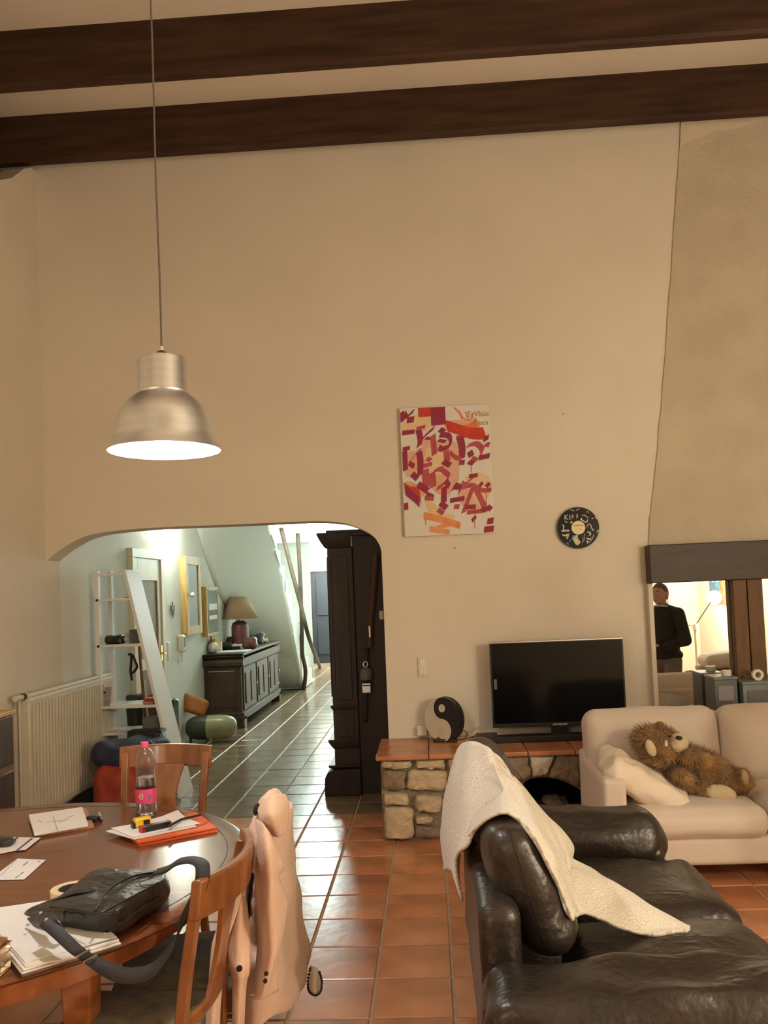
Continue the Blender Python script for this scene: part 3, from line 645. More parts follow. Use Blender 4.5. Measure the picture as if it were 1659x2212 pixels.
# bottle
bp = at(317, 1764, Z=Z); t = thing('water_bottle', bp, 'clear plastic water bottle with pink cap and pink label', 'bottle')
H = .300
prof = [(0, .004), (.030, .0), (.040, .008), (.041, .03), (.039, .045), (.041, .055), (.041, .11), (.040, .125), (.041, .14), (.0395, .155), (.036, .172), (.041, .20), (.0415, .23), (.037, .252), (.026, .272), (.015, .283), (.0135, .290)]
G().lathe(prof, bp, 40, cap=False).build('body', M['pet'], t, smooth=True)
o = t.children[0]; s_ = o.modifiers.new('s', 'SOLIDIFY'); s_.thickness = .0006; s_.offset = -1
G().lathe([(0, .006), (.029, .003), (.0385, .01), (.0395, .03), (.0377, .045), (.0395, .055), (.0395, .11), (.0385, .125), (.0395, .14), (.0380, .155), (.0362, .163), (0, .163)], bp, 32, cap=False).build('water', M['water'], t, smooth=50)
G().lathe([(.0425, .062), (.0427, .064), (.0427, .118), (.0425, .120)], bp, 40, cap=False).build('label_band', mat('pink_label', (.70, .055, .17), .45), t, smooth=True)
G().lathe([(.0145, .286), (.0165, .287), (.0165, .305), (.0155, .307), (0, .307)], bp, 24, cap=False).build('cap', M['pink'], t)
def on_label(a0, z0, ra, rz, m, nm):
    g = G(); vs = []; n = 18
    for k in range(n): a = a0+ra*cos(2*pi*k/n)/.043; vs.append(bp+Vector((.0431*cos(a), .0431*sin(a), z0+rz*sin(2*pi*k/n))))
    g.add(vs, [tuple(range(n))]); g.build(nm, m, t)
va = math.atan2(-bp.y, -bp.x)
on_label(va+.05, .088, .017, .017, mat('label_blue', (.16, .13, .28), .5), 'label_mark'); on_label(va-.45, .092, .011, .013, mat('label_tan', (.62, .42, .26), .5), 'label_mark')
# orange folders, papers on them, tape measure, black clip tool
t = thing('orange_folders', at(380, 1790, Z=Z), 'two orange card folders under the papers beside the bottle', 'folder')
quad([(300, 1829), (470, 1797), (428, 1760), (262, 1795)], Z, .006, 'folder', M['orange'], t); quad([(298, 1824), (468, 1790), (424, 1757), (262, 1790)], Z+.009, .006, 'folder', M['orange'], t)
G().tube([at(413, 1790, Z=Z+.016), at(450, 1776, Z=Z+.017)], .0012, 5).build('elastic', M['red'], t)
ZP = Z+.0165
book('paper_sheet', [(228, 1796), (290, 1814), (425, 1786), (384, 1755)], ZP, .0015, M['paper'], 'pale paper sheet lying on the orange folders', 'paper')
t = thing('paper_sheets', at(340, 1785, Z=ZP), 'loose white sheets with a torn corner on top of the folders', 'paper')
quad([(240, 1789), (285, 1809), (432, 1779), (392, 1764)], ZP+.003, .002, 'sheet', M['paper_w'], t); quad([(300, 1784), (330, 1790), (402, 1768), (384, 1750)], ZP+.006, .0012, 'sheet', M['paper'], t)
t = thing('tape_measure', at(310, 1790, Z=ZP), 'yellow tape measure standing on the papers', 'tape measure')
pA_, pB_ = at(292, 1790, Z=ZP+.006), at(328, 1783, Z=ZP+.006); d_ = (pB_-pA_); nrm = Vector((-d_.y, d_.x, 0)).normalized()*.035
def blockAB(a, b, wv, h, name, m, parent, bevel=.004): return G().hexa([a, b, b+wv, a+wv, a+Vector((0, 0, h)), b+Vector((0, 0, h)), b+wv+Vector((0, 0, h)), a+wv+Vector((0, 0, h))]).build(name, m, parent, bevel=bevel)
blockAB(pA_, pB_, nrm, .034, 'case', M['yellow'], t, .006)
q = pA_+d_*.5-nrm*.03; blockAB(q+Vector((0, 0, .006)), q+d_*.38+Vector((0, 0, .006)), -nrm*.03, .020, 'grip', M['plastic_k'], t, .002)
blockAB(pA_-d_*.12, pA_+d_*.05, nrm, .022, 'hook_end', M['plastic_k'], t, .003)
t = thing('black_tool', at(340, 1795, Z=ZP), 'black and red rectangular tool lying on the papers', 'tool')
a, b = at(307, 1801, Z=ZP+.004), at(370, 1787, Z=ZP+.004); d_ = b-a; nrm = Vector((-d_.y, d_.x, 0)).normalized()*.03
blockAB(a, b, nrm, .024, 'body', M['plastic_k'], t, .003); blockAB(a-d_*.02, a+d_*.14, nrm*1.02, .025, 'end_cap', M['red'], t, .003); blockAB(b-d_*.1, b+d_*.02, nrm*1.02, .0245, 'end_cap', M['red'], t, .003)
t = thing('penknife', at(400, 1770, Z=ZP), 'thin black folding knife stretched across the folder corner', 'knife')
G().tube([at(366, 1784, Z=ZP+.02), at(392, 1770, Z=ZP+.014), at(434, 1760, Z=ZP+.012)], [.006, .005, .0045], 8).build('handle', M['plastic_k'], t)
# left papers
t = thing('leaflets', at(40, 1825, Z=Z), 'open leaflets at the left table edge below the notepad', 'paper')
quad([(-12, 1847), (32, 1838), (70, 1810), (-12, 1818)], Z+.002, .001, 'sheet', M['paper'], t); quad([(32, 1838), (55, 1836), (88, 1810), (40, 1809)], Z+.004, .001, 'sheet', M['paper'], t)
quad([(34, 1837), (39, 1837), (72, 1811), (68, 1810)], Z+.0055, .0003, 'blue_stripe', M['ink_b'], t)
g = G().soft(at(10, 1818, Z=Z+.018), (.07, .05, .03), .012, 3, wr=.006, ws=20); tag(g.build('keys_pouch', M['bagleather'], smooth=True), 'small dark pouch at the left picture edge on the leaflets', 'pouch')
t = thing('letter', at(45, 1880, Z=Z), 'folded white letter lying alone left of the ring', 'letter')
quad([(-25, 1902), (52, 1900), (99, 1858), (38, 1855)], Z+.001, .001, 'sheet', M['paper_w'], t)
g = G()
for a, b in (((33, 1897), (42, 1891)), ((44, 1889), (51, 1884)), ((82, 1861), (87, 1862)), ((50, 1870), (60, 1862)), ((36, 1857), (0, 1893))): g.tube([at(*a, Z=Z+.0024), at(*b, Z=Z+.0024)], .0015 if a[0] != 36 else .0006, 4)
g.build('print', M['ink_b'], t)
# tape roll behind the bag
c = at(156, 1917, Z=Z+.048); c.z = Z; t = thing('tape_roll', c, 'pale roll of packing tape half hidden behind the black bag', 'tape roll')
G().lathe([(.040, .0), (.062, .0), (.062, .048), (.040, .048), (.040, 0)], c, 40, cap=False).build('tape', M['tape'], t, bevel=.002); G().lathe([(.037, .001), (.0405, .001), (.0405, .047), (.037, .047), (.037, .001)], c, 40, cap=False).build('core', M['grey'], t)
G().lathe([(0, .0), (.0365, .0), (.0365, .003), (0, .003)], c, 24, cap=False).build('inner_disc', M['paper'], t)
# stack of papers and magazines near left
t = thing('paper_stack', at(120, 2040, Z=Z), 'thick stack of magazines and white papers under the black bag', 'papers')
def sl(pix, z, h, m, nm='magazine', bv=.002): return quad(pix, Z+z, h, nm, m, t, bevel=bv)
sl([(52, 2108), (150, 2088), (262, 2040), (120, 1960), (-60, 1985)], 0, .001, M['paper'], bv=0) if False else None
sl([(48, 2112), (262, 2046), (170, 1955), (-50, 1988)], .000, .010, M['grey']); sl([(47, 2106), (262, 2041), (170, 1950), (-52, 1982)], .0105, .005, M['paper']); sl([(50, 2099), (258, 2034), (168, 1945), (-55, 1976)], .016, .006, M['paper_w'])
sl([(55, 2090), (160, 2070), (90, 1960), (-45, 1970)], .0225, .003, M['paper'], 'sheet', 0); sl([(54, 2080), (252, 2025), (160, 1938), (-45, 1968)], .026, .002, M['paper_w'], 'sheet', 0)
# brass and glass jar at the picture edge
c = at(-8, 2100, Z=Z); t = thing('glass_jar', c, 'brass rimmed glass box at the left picture edge', 'jar')
G().box(c+Vector((-.045, -.035, 0)), c+Vector((.022, .03, .062))).build('glass', M['jar'], t, bevel=.002)
g = G()
for z in (0, .02, .045, .062): g.tube([c+Vector((x, y, z)) for x, y in ((-.046, -.036), (.023, -.036), (.023, .031), (-.046, .031))], .0022, 6, closed=True)
g.build('brass_rim', M['brass'], t); G().box(c+Vector((-.04, -.03, .064)), c+Vector((.018, .026, .076))).build('lid', M['chairwood'], t, bevel=.003)

# ---------------------------------------------------------------- messenger bag
bag = thing('messenger_bag', at(210, 1970, Z=Z), 'black leather messenger bag lying on the papers', 'bag')
z0 = Z+.012
base = [at(u, v, Z=z0) for u, v in ((50, 1978), (80, 1990), (155, 2010), (252, 2020), (300, 1990), (352, 1955), (364, 1925), (345, 1895), (260, 1890), (190, 1900), (110, 1955), (80, 1968))]
topp = [at(u, v, Z=Z+hh) for u, v, hh in ((62, 1962, .045), (92, 1964, .06), (168, 1965, .085), (248, 1968, .09), (292, 1935, .09), (345, 1905, .085), (352, 1893, .08), (335, 1882, .085), (262, 1878, .085), (205, 1880, .08), (125, 1940, .07), (95, 1955, .055))]
cen = sum(topp, Vector())/len(topp)
rings = [[b for b in base], [b.lerp(t_, .35)+(b-cen).normalized()*.012 for b, t_ in zip(base, topp)], [b.lerp(t_, .8)+(b-cen).normalized()*.008 for b, t_ in zip(base, topp)], topp, [p.lerp(cen, .1)+Vector((0, 0, .004)) for p in topp], [p.lerp(cen, .45)+Vector((0, 0, .010)) for p in topp], [p.lerp(cen, .8)+Vector((0, 0, .008)) for p in topp]]
n_ = len(base); RR = []
for r_ in rings:
    q = r_+r_[:1]; ext = [r_[-1]]+r_+[r_[0], r_[1]]
    out = []
    for i in range(n_):
        a, b_, c_, d_ = [Vector(r_[(i+k-1) % n_]) for k in range(4)]
        for k in range(6):
            s = k/6; out.append(.5*((2*b_)+(c_-a)*s+(2*a-5*b_+4*c_-d_)*s*s+(-a+3*b_-3*c_+d_)*s**3))
    RR.append(out)
g = G(); nn = len(RR[0]); vs = []
RC = [cat([RR[l][i] for l in range(len(RR))], 4) for i in range(nn)]; L = len(RC[0])
for i in range(nn):
    for p in RC[i]: vs.append(p+noise.noise_vector(p*13)*.006+noise.noise_vector(p*28)*.0025)
vs.append(cen+Vector((0, 0, .006)))
g.add(vs, [(i*L+l, ((i+1) % nn)*L+l, ((i+1) % nn)*L+l+1, i*L+l+1) for i in range(nn) for l in range(L-1)]+[(i*L+L-1, ((i+1) % nn)*L+L-1, nn*L) for i in range(nn)]+[tuple(i*L for i in range(nn))[::-1]])
g.build('body', M['bagleather'], bag, smooth=True)
def onbag(pts, r, nm, m): G().tube(cat(pts, 5), r, 6).build(nm, m, bag, smooth=True)
onbag([at(110, 1958, Z=Z+.068), at(170, 1964, Z=Z+.094), at(215, 1972, Z=Z+.1), at(270, 1945, Z=Z+.1), at(352, 1902, Z=Z+.092)], .0026, 'seam', M['plastic_k'])
onbag([at(205, 1968, Z=Z+.1), at(232, 1925, Z=Z+.103), at(280, 1895, Z=Z+.10), at(330, 1884, Z=Z+.09)], .003, 'seam', M['plastic_k'])
onbag([at(255, 1998, Z=Z+.055), at(300, 1968, Z=Z+.055), at(352, 1934, Z=Z+.05)], .0022, 'seam', M['plastic_k'])
sheet('front_flap', [[at(60, 1985, Z=Z+.05), at(85, 1975, Z=Z+.07), at(112, 1972, Z=Z+.082)], [at(75, 2000, Z=Z+.045), at(100, 1995, Z=Z+.075), at(128, 1992, Z=Z+.085)], [at(95, 2008, Z=Z+.04), at(120, 2008, Z=Z+.06), at(140, 2005, Z=Z+.06)]], M['bagleather'], bag, n=5, thick=.006)
for u, v, h in ((88, 1972, .082), (100, 1986, .086), (228, 2016, .028), (60, 1998, .05)): G().ell(at(u, v, Z=Z+h), (.005, .005, .004), 8, 6).build('stud', M['chrome'], bag)
def ribbon(name, pts, wd, m, parent, n=8, thick=.003):
    """pts: (centre, width direction)"""
    C_ = cat([p for p, _ in pts], n); D_ = cat([d for _, d in pts], n); g = G(); vs = []
    for c_, d_ in zip(C_, D_): d_ = d_.normalized()*wd/2; vs += [c_-d_, c_+d_]
    g.add(vs, [(2*i, 2*i+1, 2*i+3, 2*i+2) for i in range(len(C_)-1)]); o = g.build(name, m, parent, smooth=True)
    s = o.modifiers.new('s', 'SOLIDIFY'); s.thickness = thick; s.offset = 0; return o
V = Vector
stp = [(at(96, 1992, Z=Z+.088), V((.3, 1, .1))), (at(130, 2020, Z=Z+.08), V((.45, .9, .05))), (at(165, 2052, Z=Z+.055), V((.5, .9, 0))), (at(200, 2075, Z=Z+.02), V((.45, .9, .1))),
       (at(245, 2100, Y=1.98), V((.3, .6, .6))), (at(285, 2108, Y=2.0), V((.0, .5, .9))), (at(330, 2095, Y=2.03), V((0, .4, 1))), (at(368, 2050, Y=2.05), V((.15, .3, 1))), (at(392, 2005, Y=2.06), V((.5, .1, .6))), (at(405, 1975, Y=2.05), V((.9, .1, .25))), (at(428, 1930, Y=2.05), V((1, .1, .1))), (at(438, 1895, Y=2.06), V((1, .1, .0)))]
strap0 = ribbon('strap', stp, .036, M['webbing'], bag)
stq = [(at(438, 1895, Y=2.06), V((1, .1, 0))), (at(436, 1868, Y=2.09), V((1, .5, .1))), (at(415, 1858, Y=2.14), V((.5, 1, .2))), (at(385, 1862, Y=2.2), V((.2, 1, .3))), (at(360, 1878, Y=2.28), V((.1, 1, .3))), (at(335, 1884, Y=2.36), V((.1, 1, .2)))]
ribbon('strap', stq, .036, M['webbing'], bag)
p0, p1 = at(176, 2060, Z=Z+.05), at(192, 2071, Z=Z+.03); G().tube([p0+V((-.004, -.02, 0)), p0+V((.012, .018, 0))], .0035, 6).tube([p1+V((-.004, -.02, 0)), p1+V((.012, .018, 0))], .003, 6).build('buckle', M['chrome'], strap0)

# ---------------------------------------------------------------- pendant lamp
PC = at(356, 974, Y=2.6); t = thing('pendant_lamp', (PC.x, PC.y, PC.z), 'brushed aluminium dome pendant lamp hanging over the dining table', 'lamp')
outer = [(.1785, .0), (.176, .006), (.163, .022), (.1555, .045), (.1515, .075), (.146, .10), (.136, .125), (.120, .148), (.100, .168), (.084, .180), (.0805, .183), (.0805, .192), (.078, .196), (.0775, .290), (.074, .297), (.0, .300)]
inner = [(.0, .285), (.070, .283), (.072, .20), (.078, .178), (.114, .145), (.130, .122), (.146, .073), (.151, .044), (.159, .022), (.176, .0), (.1785, 0)]
G().lathe(outer, PC, 72, cap=False).build('shade', M['alu'], t, smooth=45); G().lathe(inner, PC, 72, cap=False).build('shade_lining', mat('white_enamel', (.9, .9, .92), .3), t, smooth=45)
G().lathe([(.0812, .182), (.0822, .184), (.0822, .190), (.0812, .192)], PC, 72, cap=False).build('band', M['alu'], t)
G().ell(PC+V((0, 0, .10)), (.042, .042, .05), 20, 14).build('bulb', M['bulb'], t, smooth=True); G().lathe([(0, .14), (.02, .14), (.02, .285), (0, .285)], PC, 20, cap=False).build('socket', M['plastic_w'], t)
g = G().lathe([(.0, .299), (.0195, .300), (.0195, .306), (.015, .318), (.009, .324), (0, .325)], PC, 24, cap=False); g.build('cord_grip', mat('bronze_grip', (.10, .075, .05), .4), t)
G().lathe([(0, .324), (.0065, .324), (.0055, .338), (0, .338)], PC, 16, cap=False).build('cord_sleeve', M['plastic_w'], t)
for k in range(4): a = k*pi/2+.4; G().tube([PC+V((.0205*cos(a), .0205*sin(a), .299)), PC+V((.019*cos(a), .019*sin(a), .31)), PC+V((.012*cos(a), .012*sin(a), .322))], .0018, 5).build('grip_rib', M['plastic_k'], t)
G().tube([PC+V((.0012*sin(k*.9), 0, .335+(5.16-PC.z-.335)*k/24)) for k in range(25)], .0032, 8).build('cord', mat('grey_cord', (.12, .10, .085), .7), t)
G().lathe([(0, 0), (.05, 0), (.045, -.03), (0, -.035)], (PC.x, PC.y, 5.16), 24, cap=False).build('ceiling_rose', M['white'], t)
def rotY(a): return Matrix.Rotation(a, 3, 'Y')
def rotX(a): return Matrix.Rotation(a, 3, 'X')
def rotZ(a): return Matrix.Rotation(a, 3, 'Z')
# ---------------------------------------------------------------- brown leather sofa (faces +X)
sf = thing('leather_sofa', (.6, 2.95, 0), 'dark brown leather two-seat sofa seen from its arm end', 'sofa')
Lm = M['leather']; sb = lambda g, n, m=Lm: g.build(n, m, sf, smooth=True)
sb(G().soft((.57, 3.0, .235), (.86, 1.75, .37), .04, 8, wr=.006, ws=5), 'base')
sb(G().soft((.155, 3.02, .46), (.12, 1.36, .60), .05, 10, wr=.006, ws=6), 'back_frame')
sb(G().soft((.72, 2.685, .385), (.66, .62, .17), .075, 12, bulge=(.03, 0, .03), wr=.014, ws=7, seed=2), 'seat_cushion')
sb(G().soft((.72, 3.31, .385), (.66, .62, .17), .075, 12, bulge=(.03, 0, .03), wr=.014, ws=7, seed=5), 'seat_cushion')
sb(G().soft((.62, 2.215, .545), (1.06, .30, .15), .074, 16, bulge=(0, 0, .018), wr=.022, ws=9, seed=3), 'arm_pad')
sb(G().soft((.60, 2.24, .25), (1.00, .27, .46), .04, 8, wr=.008, ws=6), 'arm_side')
sb(G().soft((.57, 3.775, .50), (.84, .30, .24), .12, 16, bulge=(0, 0, .02), wr=.020, ws=9, seed=8), 'arm_pad')
sb(G().soft((.56, 3.76, .27), (.80, .24, .46), .04, 8, wr=.006, ws=6), 'arm_side')
rot = rotY(R(-20)); nc = at(1150, 1935, Y=2.42)
sb(G().soft((nc.x, 2.70, nc.z-.005), (.17, .58, .40), .094, 12, rot=rot, bulge=(.02, 0, 0), wr=.016, ws=7, seed=4), 'back_cushion')
sb(G().soft((nc.x-.02, 3.30, nc.z+.01), (.18, .58, .50), .094, 12, rot=rot, bulge=(.02, 0, 0), wr=.016, ws=7, seed=6), 'back_cushion')
for p_ in ((.22, 2.2), (.95, 2.2), (.22, 3.75), (.92, 3.75)): G().lathe([(.022, 0), (.026, .06)], (*p_, 0), 12).build('foot', M['plastic_k'], sf)
c0 = Vector((nc.x, 2.412, nc.z)); seam = []
for k in range(13):
    t_ = (k/12-.5)*.42; seam.append(c0+rot @ Vector((0, -.004-.006*sin(k), t_)))
G().tube([at(1070, 1795, Y=2.42), at(1100, 1880, Y=2.39), at(1128, 1925, Y=2.37), at(1165, 2030, Y=2.37), at(1190, 2092, Y=2.39)], .0016, 5) if False else None
def noisy(p, seed, ws, wr): return p
# quilted seam lines follow the cushion faces
seam = []
for q in cat([(1100, 1792, 0), (1122, 1860, 0), (1140, 1925, 0), (1166, 2005, 0), (1190, 2078, 0)], 6):
    d_ = ray(q.x, q.y).normalized(); hit = [h for h in (bv.ray_cast(Vector((0, 0, EYE)), d_) for bv in bvhs(sf)) if h[0] is not None]
    seam.append(min(hit, key=lambda h: h[3])[0]-d_*.001)
G().tube(seam, .0018, 5).build('seam', M['plastic_k'], sf, smooth=True)
G().tube(cat([(.09, 2.058, .435), (.3, 2.052, .43), (.6, 2.05, .425), (.9, 2.052, .43), (1.14, 2.06, .435)], 5), .003, 5).build('piping', Lm, sf, smooth=True)

# ---------------------------------------------------------------- blanket
OVS = bvhs(sf)
bk = thing('blanket', (.4, 3.2, 0), 'pale grey blanket with small ring flowers draped over the leather sofa', 'blanket')
A_ = [ # rows from left hanging hem over the back down to the tail; columns near hem -> far
 [(1000, 1950, 2.90), (985, 1905, 2.95), (972, 1880, 3.15), (962, 1880, 3.45), (958, 1860, 3.70)],
 [(990, 1870, 2.84), (1003, 1790, 2.90), (975, 1790, 3.10), (955, 1800, 3.40), (951, 1790, 3.72)],
 [(1008, 1822, 2.74), (1022, 1745, 2.86), (990, 1700, 3.08), (972, 1700, 3.34), (962, 1715, 3.70)],
 [(1040, 1781, 2.62), (1052, 1732, 2.82), (1022, 1665, 3.02), (998, 1626, 3.24), (990, 1622, 3.62)],
 [(1085, 1764, 2.56), (1085, 1718, 2.80), (1050, 1668, 2.98), (1020, 1608, 3.18), (1024, 1606, 3.60)],
 [(1125, 1782, 2.55), (1120, 1748, 2.76), (1085, 1688, 2.92), (1058, 1628, 3.06), (1068, 1632, 3.50)],
 [(1165, 1840, 2.56), (1148, 1790, 2.74), (1120, 1718, 2.90), (1105, 1680, 3.04), (1112, 1690, 3.40)],
 [(1198, 1900, 2.60), (1175, 1835, 2.76), (1155, 1778, 2.92), (1160, 1742, 3.06), (1172, 1758, 3.30)],
 [(1222, 1955, 2.66), (1204, 1880, 2.80), (1200, 1835, 2.94), (1212, 1800, 3.06), (1228, 1815, 3.22)],
 [(1237, 1986, 2.72), (1228, 1925, 2.84), (1226, 1872, 2.96), (1222, 1850, 3.08), (1232, 1852, 3.16)]]
sheet('drape', GR(A_), M['blanket'], bk, n=7, thick=.008, wr=.020, ws=6.5, seed=3, uvs=(1, .95), over=OVS)
B_ = [
 [(1240, 1984, 2.72), (1222, 1930, 2.82), (1206, 1890, 2.92), (1200, 1862, 3.02), (1210, 1840, 3.12)],
 [(1262, 1975, 2.76), (1246, 1935, 2.82), (1240, 1895, 2.90), (1232, 1872, 3.00), (1240, 1862, 3.08)],
 [(1292, 1990, 2.76), (1280, 1950, 2.82), (1274, 1915, 2.88), (1270, 1892, 2.96), (1290, 1888, 3.04)],
 [(1330, 2008, 2.74), (1322, 1970, 2.80), (1318, 1942, 2.86), (1318, 1915, 2.92), (1335, 1908, 2.98)],
 [(1378, 2020, 2.74), (1376, 1990, 2.78), (1372, 1965, 2.82), (1374, 1945, 2.87), (1380, 1942, 2.92)],
 [(1430, 2020, 2.76), (1428, 2003, 2.78), (1426, 1990, 2.80), (1428, 1980, 2.83), (1436, 1976, 2.86)],
 [(1484, 2022, 2.78), (1486, 2018, 2.79), (1488, 2014, 2.80), (1490, 2010, 2.81), (1490, 2004, 2.83)]]
def drop(rows, zmin): return [[Vector((p.x, p.y, max(p.z, zmin))) for p in r] for r in rows]
sheet('tail', drop(GR(B_), .495), M['blanket'], bk, n=7, thick=.012, wr=.014, ws=10, seed=6, uvs=(.55, .45), over=OVS)
C_ = [[(1012, 1808, 2.70), (1050, 1772, 2.58), (1095, 1758, 2.52), (1140, 1790, 2.50), (1180, 1860, 2.54), (1212, 1925, 2.58), (1236, 1988, 2.64)],
      [(1015, 1788, 2.76), (1048, 1755, 2.66), (1092, 1742, 2.62), (1146, 1775, 2.60), (1192, 1845, 2.64), (1222, 1905, 2.68), (1243, 1975, 2.72)],
      [(1030, 1752, 2.86), (1052, 1740, 2.76), (1096, 1728, 2.72), (1150, 1765, 2.70), (1198, 1830, 2.74), (1230, 1890, 2.78), (1246, 1960, 2.80)]]
sheet('turned_hem', GR(C_), M['blanket'], bk, n=7, thick=.008, wr=.004, ws=10, seed=9, uvs=(.2, .75), over=OVS, gap=.032)
D_ = [[(1048, 1735, 2.80), (1085, 1705, 2.84), (1060, 1640, 3.0)], [(1110, 1745, 2.74), (1130, 1735, 2.84), (1110, 1690, 3.0)], [(1170, 1808, 2.74), (1180, 1790, 2.84), (1162, 1745, 3.0)], [(1222, 1880, 2.80), (1222, 1862, 2.88), (1222, 1838, 3.0)]]
sheet('fold', GR(D_), M['blanket'], bk, n=7, thick=.008, wr=.008, ws=9, seed=12, uvs=(.7, .25), over=OVS, gap=.02)

# ---------------------------------------------------------------- cream sofa (faces the viewer)
cs = thing('cream_sofa', (1.75, 4.95, 0), 'cream upholstered sofa in front of the stone hearth', 'sofa')
Cm = M['cream']; cb = lambda g, n, m=Cm: g.build(n, m, cs, smooth=True)
X0 = .90; SW = .80
cb(G().soft((X0+SW, 4.93, .185), (2*SW+.02, .80, .15), .03, 8), 'base')
for k in range(2):
    xc = X0+.06+SW*(.5+k)
    cb(G().soft((xc+(.03 if k == 0 else -.03), 4.86, .335), (SW-.09 if k == 0 else SW-.05, .74, .17), .07, 10, bulge=(0, .02, .022), wr=.006, ws=4, seed=k), 'seat_cushion')
    cb(G().soft((X0+SW*(.5+k), 5.16, .635), (SW-.004, .22, .44), .085, 12, rot=rotX(R(-9)), bulge=(0, .025, .012), wr=.010, ws=4, seed=4+k), 'back_cushion')
for xc, sg in ((X0+.045, 1), (X0+2*SW-.045, -1)): cb(G().soft((xc, 4.90, .345), (.13, .72, .47), .03, 8, wr=.003), 'arm'); cb(G().soft((xc, 5.22, .35), (.12, .14, .52), .03, 6), 'rear_post')
cb(G().soft((X0+SW, 5.29, .43), (2*SW-.06, .08, .66), .03, 8), 'back_panel')
for x in (X0+.1, X0+2*SW-.1):
    for y in (4.62, 5.22): G().lathe([(.018, 0), (.024, .12)], (x, y, 0), 12).build('foot', M['plastic_k'], cs)
pc = at(1388, 1688, Y=4.78); pl = thing('cushion', pc, 'plump cream cushion leaning on the left arm of the cream sofa', 'cushion')
ra = rotY(R(31)) @ rotX(R(6))
g = G().soft(pc, (.52, .42, .15), .072, 14, rot=ra, bulge=(0, 0, .012), wr=.020, ws=13, seed=2); g.build('cover', mat('cream_cotton', (.82, .70, .57), .75, bump=.2, bs=60), pl, smooth=True)

# ---------------------------------------------------------------- teddy bear
bc = at(1500, 1660, Y=4.80); bear = thing('teddy_bear', bc, 'shaggy brown plush teddy bear lying on its back on the cream sofa', 'teddy bear')
K = 4.80/FPX
def bp_(u, v, dy=0): return at(u, v, Y=4.80+dy)
blobs = [ # px centre, depth offset, radii px (along, across), angle deg (image), y radius m
 ('body', 1518, 1662, .02, 78, 40, 26, .13), ('body', 1570, 1690, .02, 40, 30, 26, .11), ('body', 1482, 1645, .03, 40, 34, 40, .11),
 ('head', 1432, 1617, 0, 50, 42, 20, .12), ('head', 1405, 1600, .02, 34, 30, 0, .11), ('arm', 1478, 1682, -.09, 34, 20, 38, .05), ('arm', 1500, 1640, -.11, 30, 17, 20, .045),
 ('leg', 1528, 1698, -.08, 34, 24, 20, .06), ('leg', 1592, 1686, -.02, 26, 26, 60, .07)]
BP = {}; R_ = random.Random(11); fur = G(); BL = []
for nm in ('body', 'head', 'arm', 'leg'):
    g = G()
    for b_ in blobs:
        if b_[0] != nm: continue
        _, u, v, dy, a, c, ang, ry = b_; ctr = bp_(u, v, dy); rm = rotY(R(ang)); BL.append((ctr, (a*K, ry, c*K), rm, nm)); g.ell(ctr, (a*K, ry, c*K), 24, 16, rot=rm)
    BP[nm] = g.build(nm, M['furbody'], bear, smooth=True)
seatz = .475
for ctr, rad, rm, nm in BL:
    inv = rm.transposed(); N = int(5200*(rad[0]*rad[2]/(.20*.10))**.8)
    for _ in range(N):
        z_ = R_.uniform(-1, 1); a_ = R_.uniform(0, 2*pi); s_ = math.sqrt(1-z_*z_); d = Vector((s_*cos(a_), s_*sin(a_), z_)); p = ctr+rm @ Vector((d.x*rad[0], d.y*rad[1], d.z*rad[2]))
        nrm = (rm @ Vector((d.x/rad[0], d.y/rad[1], d.z/rad[2]))).normalized()
        if nrm.y > .5: continue
        if any(o is not ctr and (lambda q: (q.x/r2[0])**2+(q.y/r2[1])**2+(q.z/r2[2])**2 < .80)(m2.transposed() @ (p-o)) for o, r2, m2, _n in BL): continue
        comb = Vector((.55, -.1, -.55)) if nm != 'head' else Vector((-.6, 0, .15)); comb += noise.noise_vector(p*16)*1.3
        L_ = R_.uniform(.016, .034)*(1.15 if nm == 'head' else 1)
        t1 = (nrm*.75+comb*.6+Vector((R_.uniform(-.3, .3), R_.uniform(-.3, .3), R_.uniform(-.3, .3)))).normalized()
        sd = t1.cross(nrm); sd = sd.normalized()*.0014 if sd.length > 1e-4 else Vector((.0014, 0, 0))
        m1 = p+t1*L_*.55; e = p+t1*L_+comb.normalized()*L_*.35
        if e.z < seatz: e.z = seatz
        k = len(fur.v); fur.v += [tuple(p-sd), tuple(p+sd), tuple(m1+sd*.7), tuple(m1-sd*.7), tuple(e)]; fur.f += [(k, k+1, k+2, k+3), (k+3, k+2, k+4)]; fur.mi += [0, 0]
o = fur.build('fur', M['fur'], bear, smooth=False); o['kind'] = 'stuff'
def pell(nm, u, v, dy, a, c, ang, ry, m, name=None): g = G().ell(bp_(u, v, dy), (a*K, ry, c*K), 20, 12, rot=rotY(R(ang))); return g.build(nm, m, BP['leg' if nm == 'foot_pad' else 'head'], smooth=True)
pell('muzzle', 1461, 1607, -.06, 21, 26, 60, .065, M['plush']); pell('nose', 1467, 1594, -.11, 7, 4.5, 10, .016, M['plastic_k']); pell('ear', 1406, 1616, -.11, 10, 18, -20, .02, M['plush']); pell('ear', 1424, 1572, .06, 12, 14, 10, .02, M['furbody'])
pell('cheek_patch', 1439, 1606, -.115, 4, 7, 0, .008, M['paper']); pell('foot_pad', 1557, 1713, -.135, 32, 17, 14, .03, M['plush']); pell('foot_pad', 1606, 1680, -.06, 10, 17, 0, .04, M['plush'])
pell('eye', 1447, 1590, -.112, 3, 3, 0, .006, M['plastic_k'])

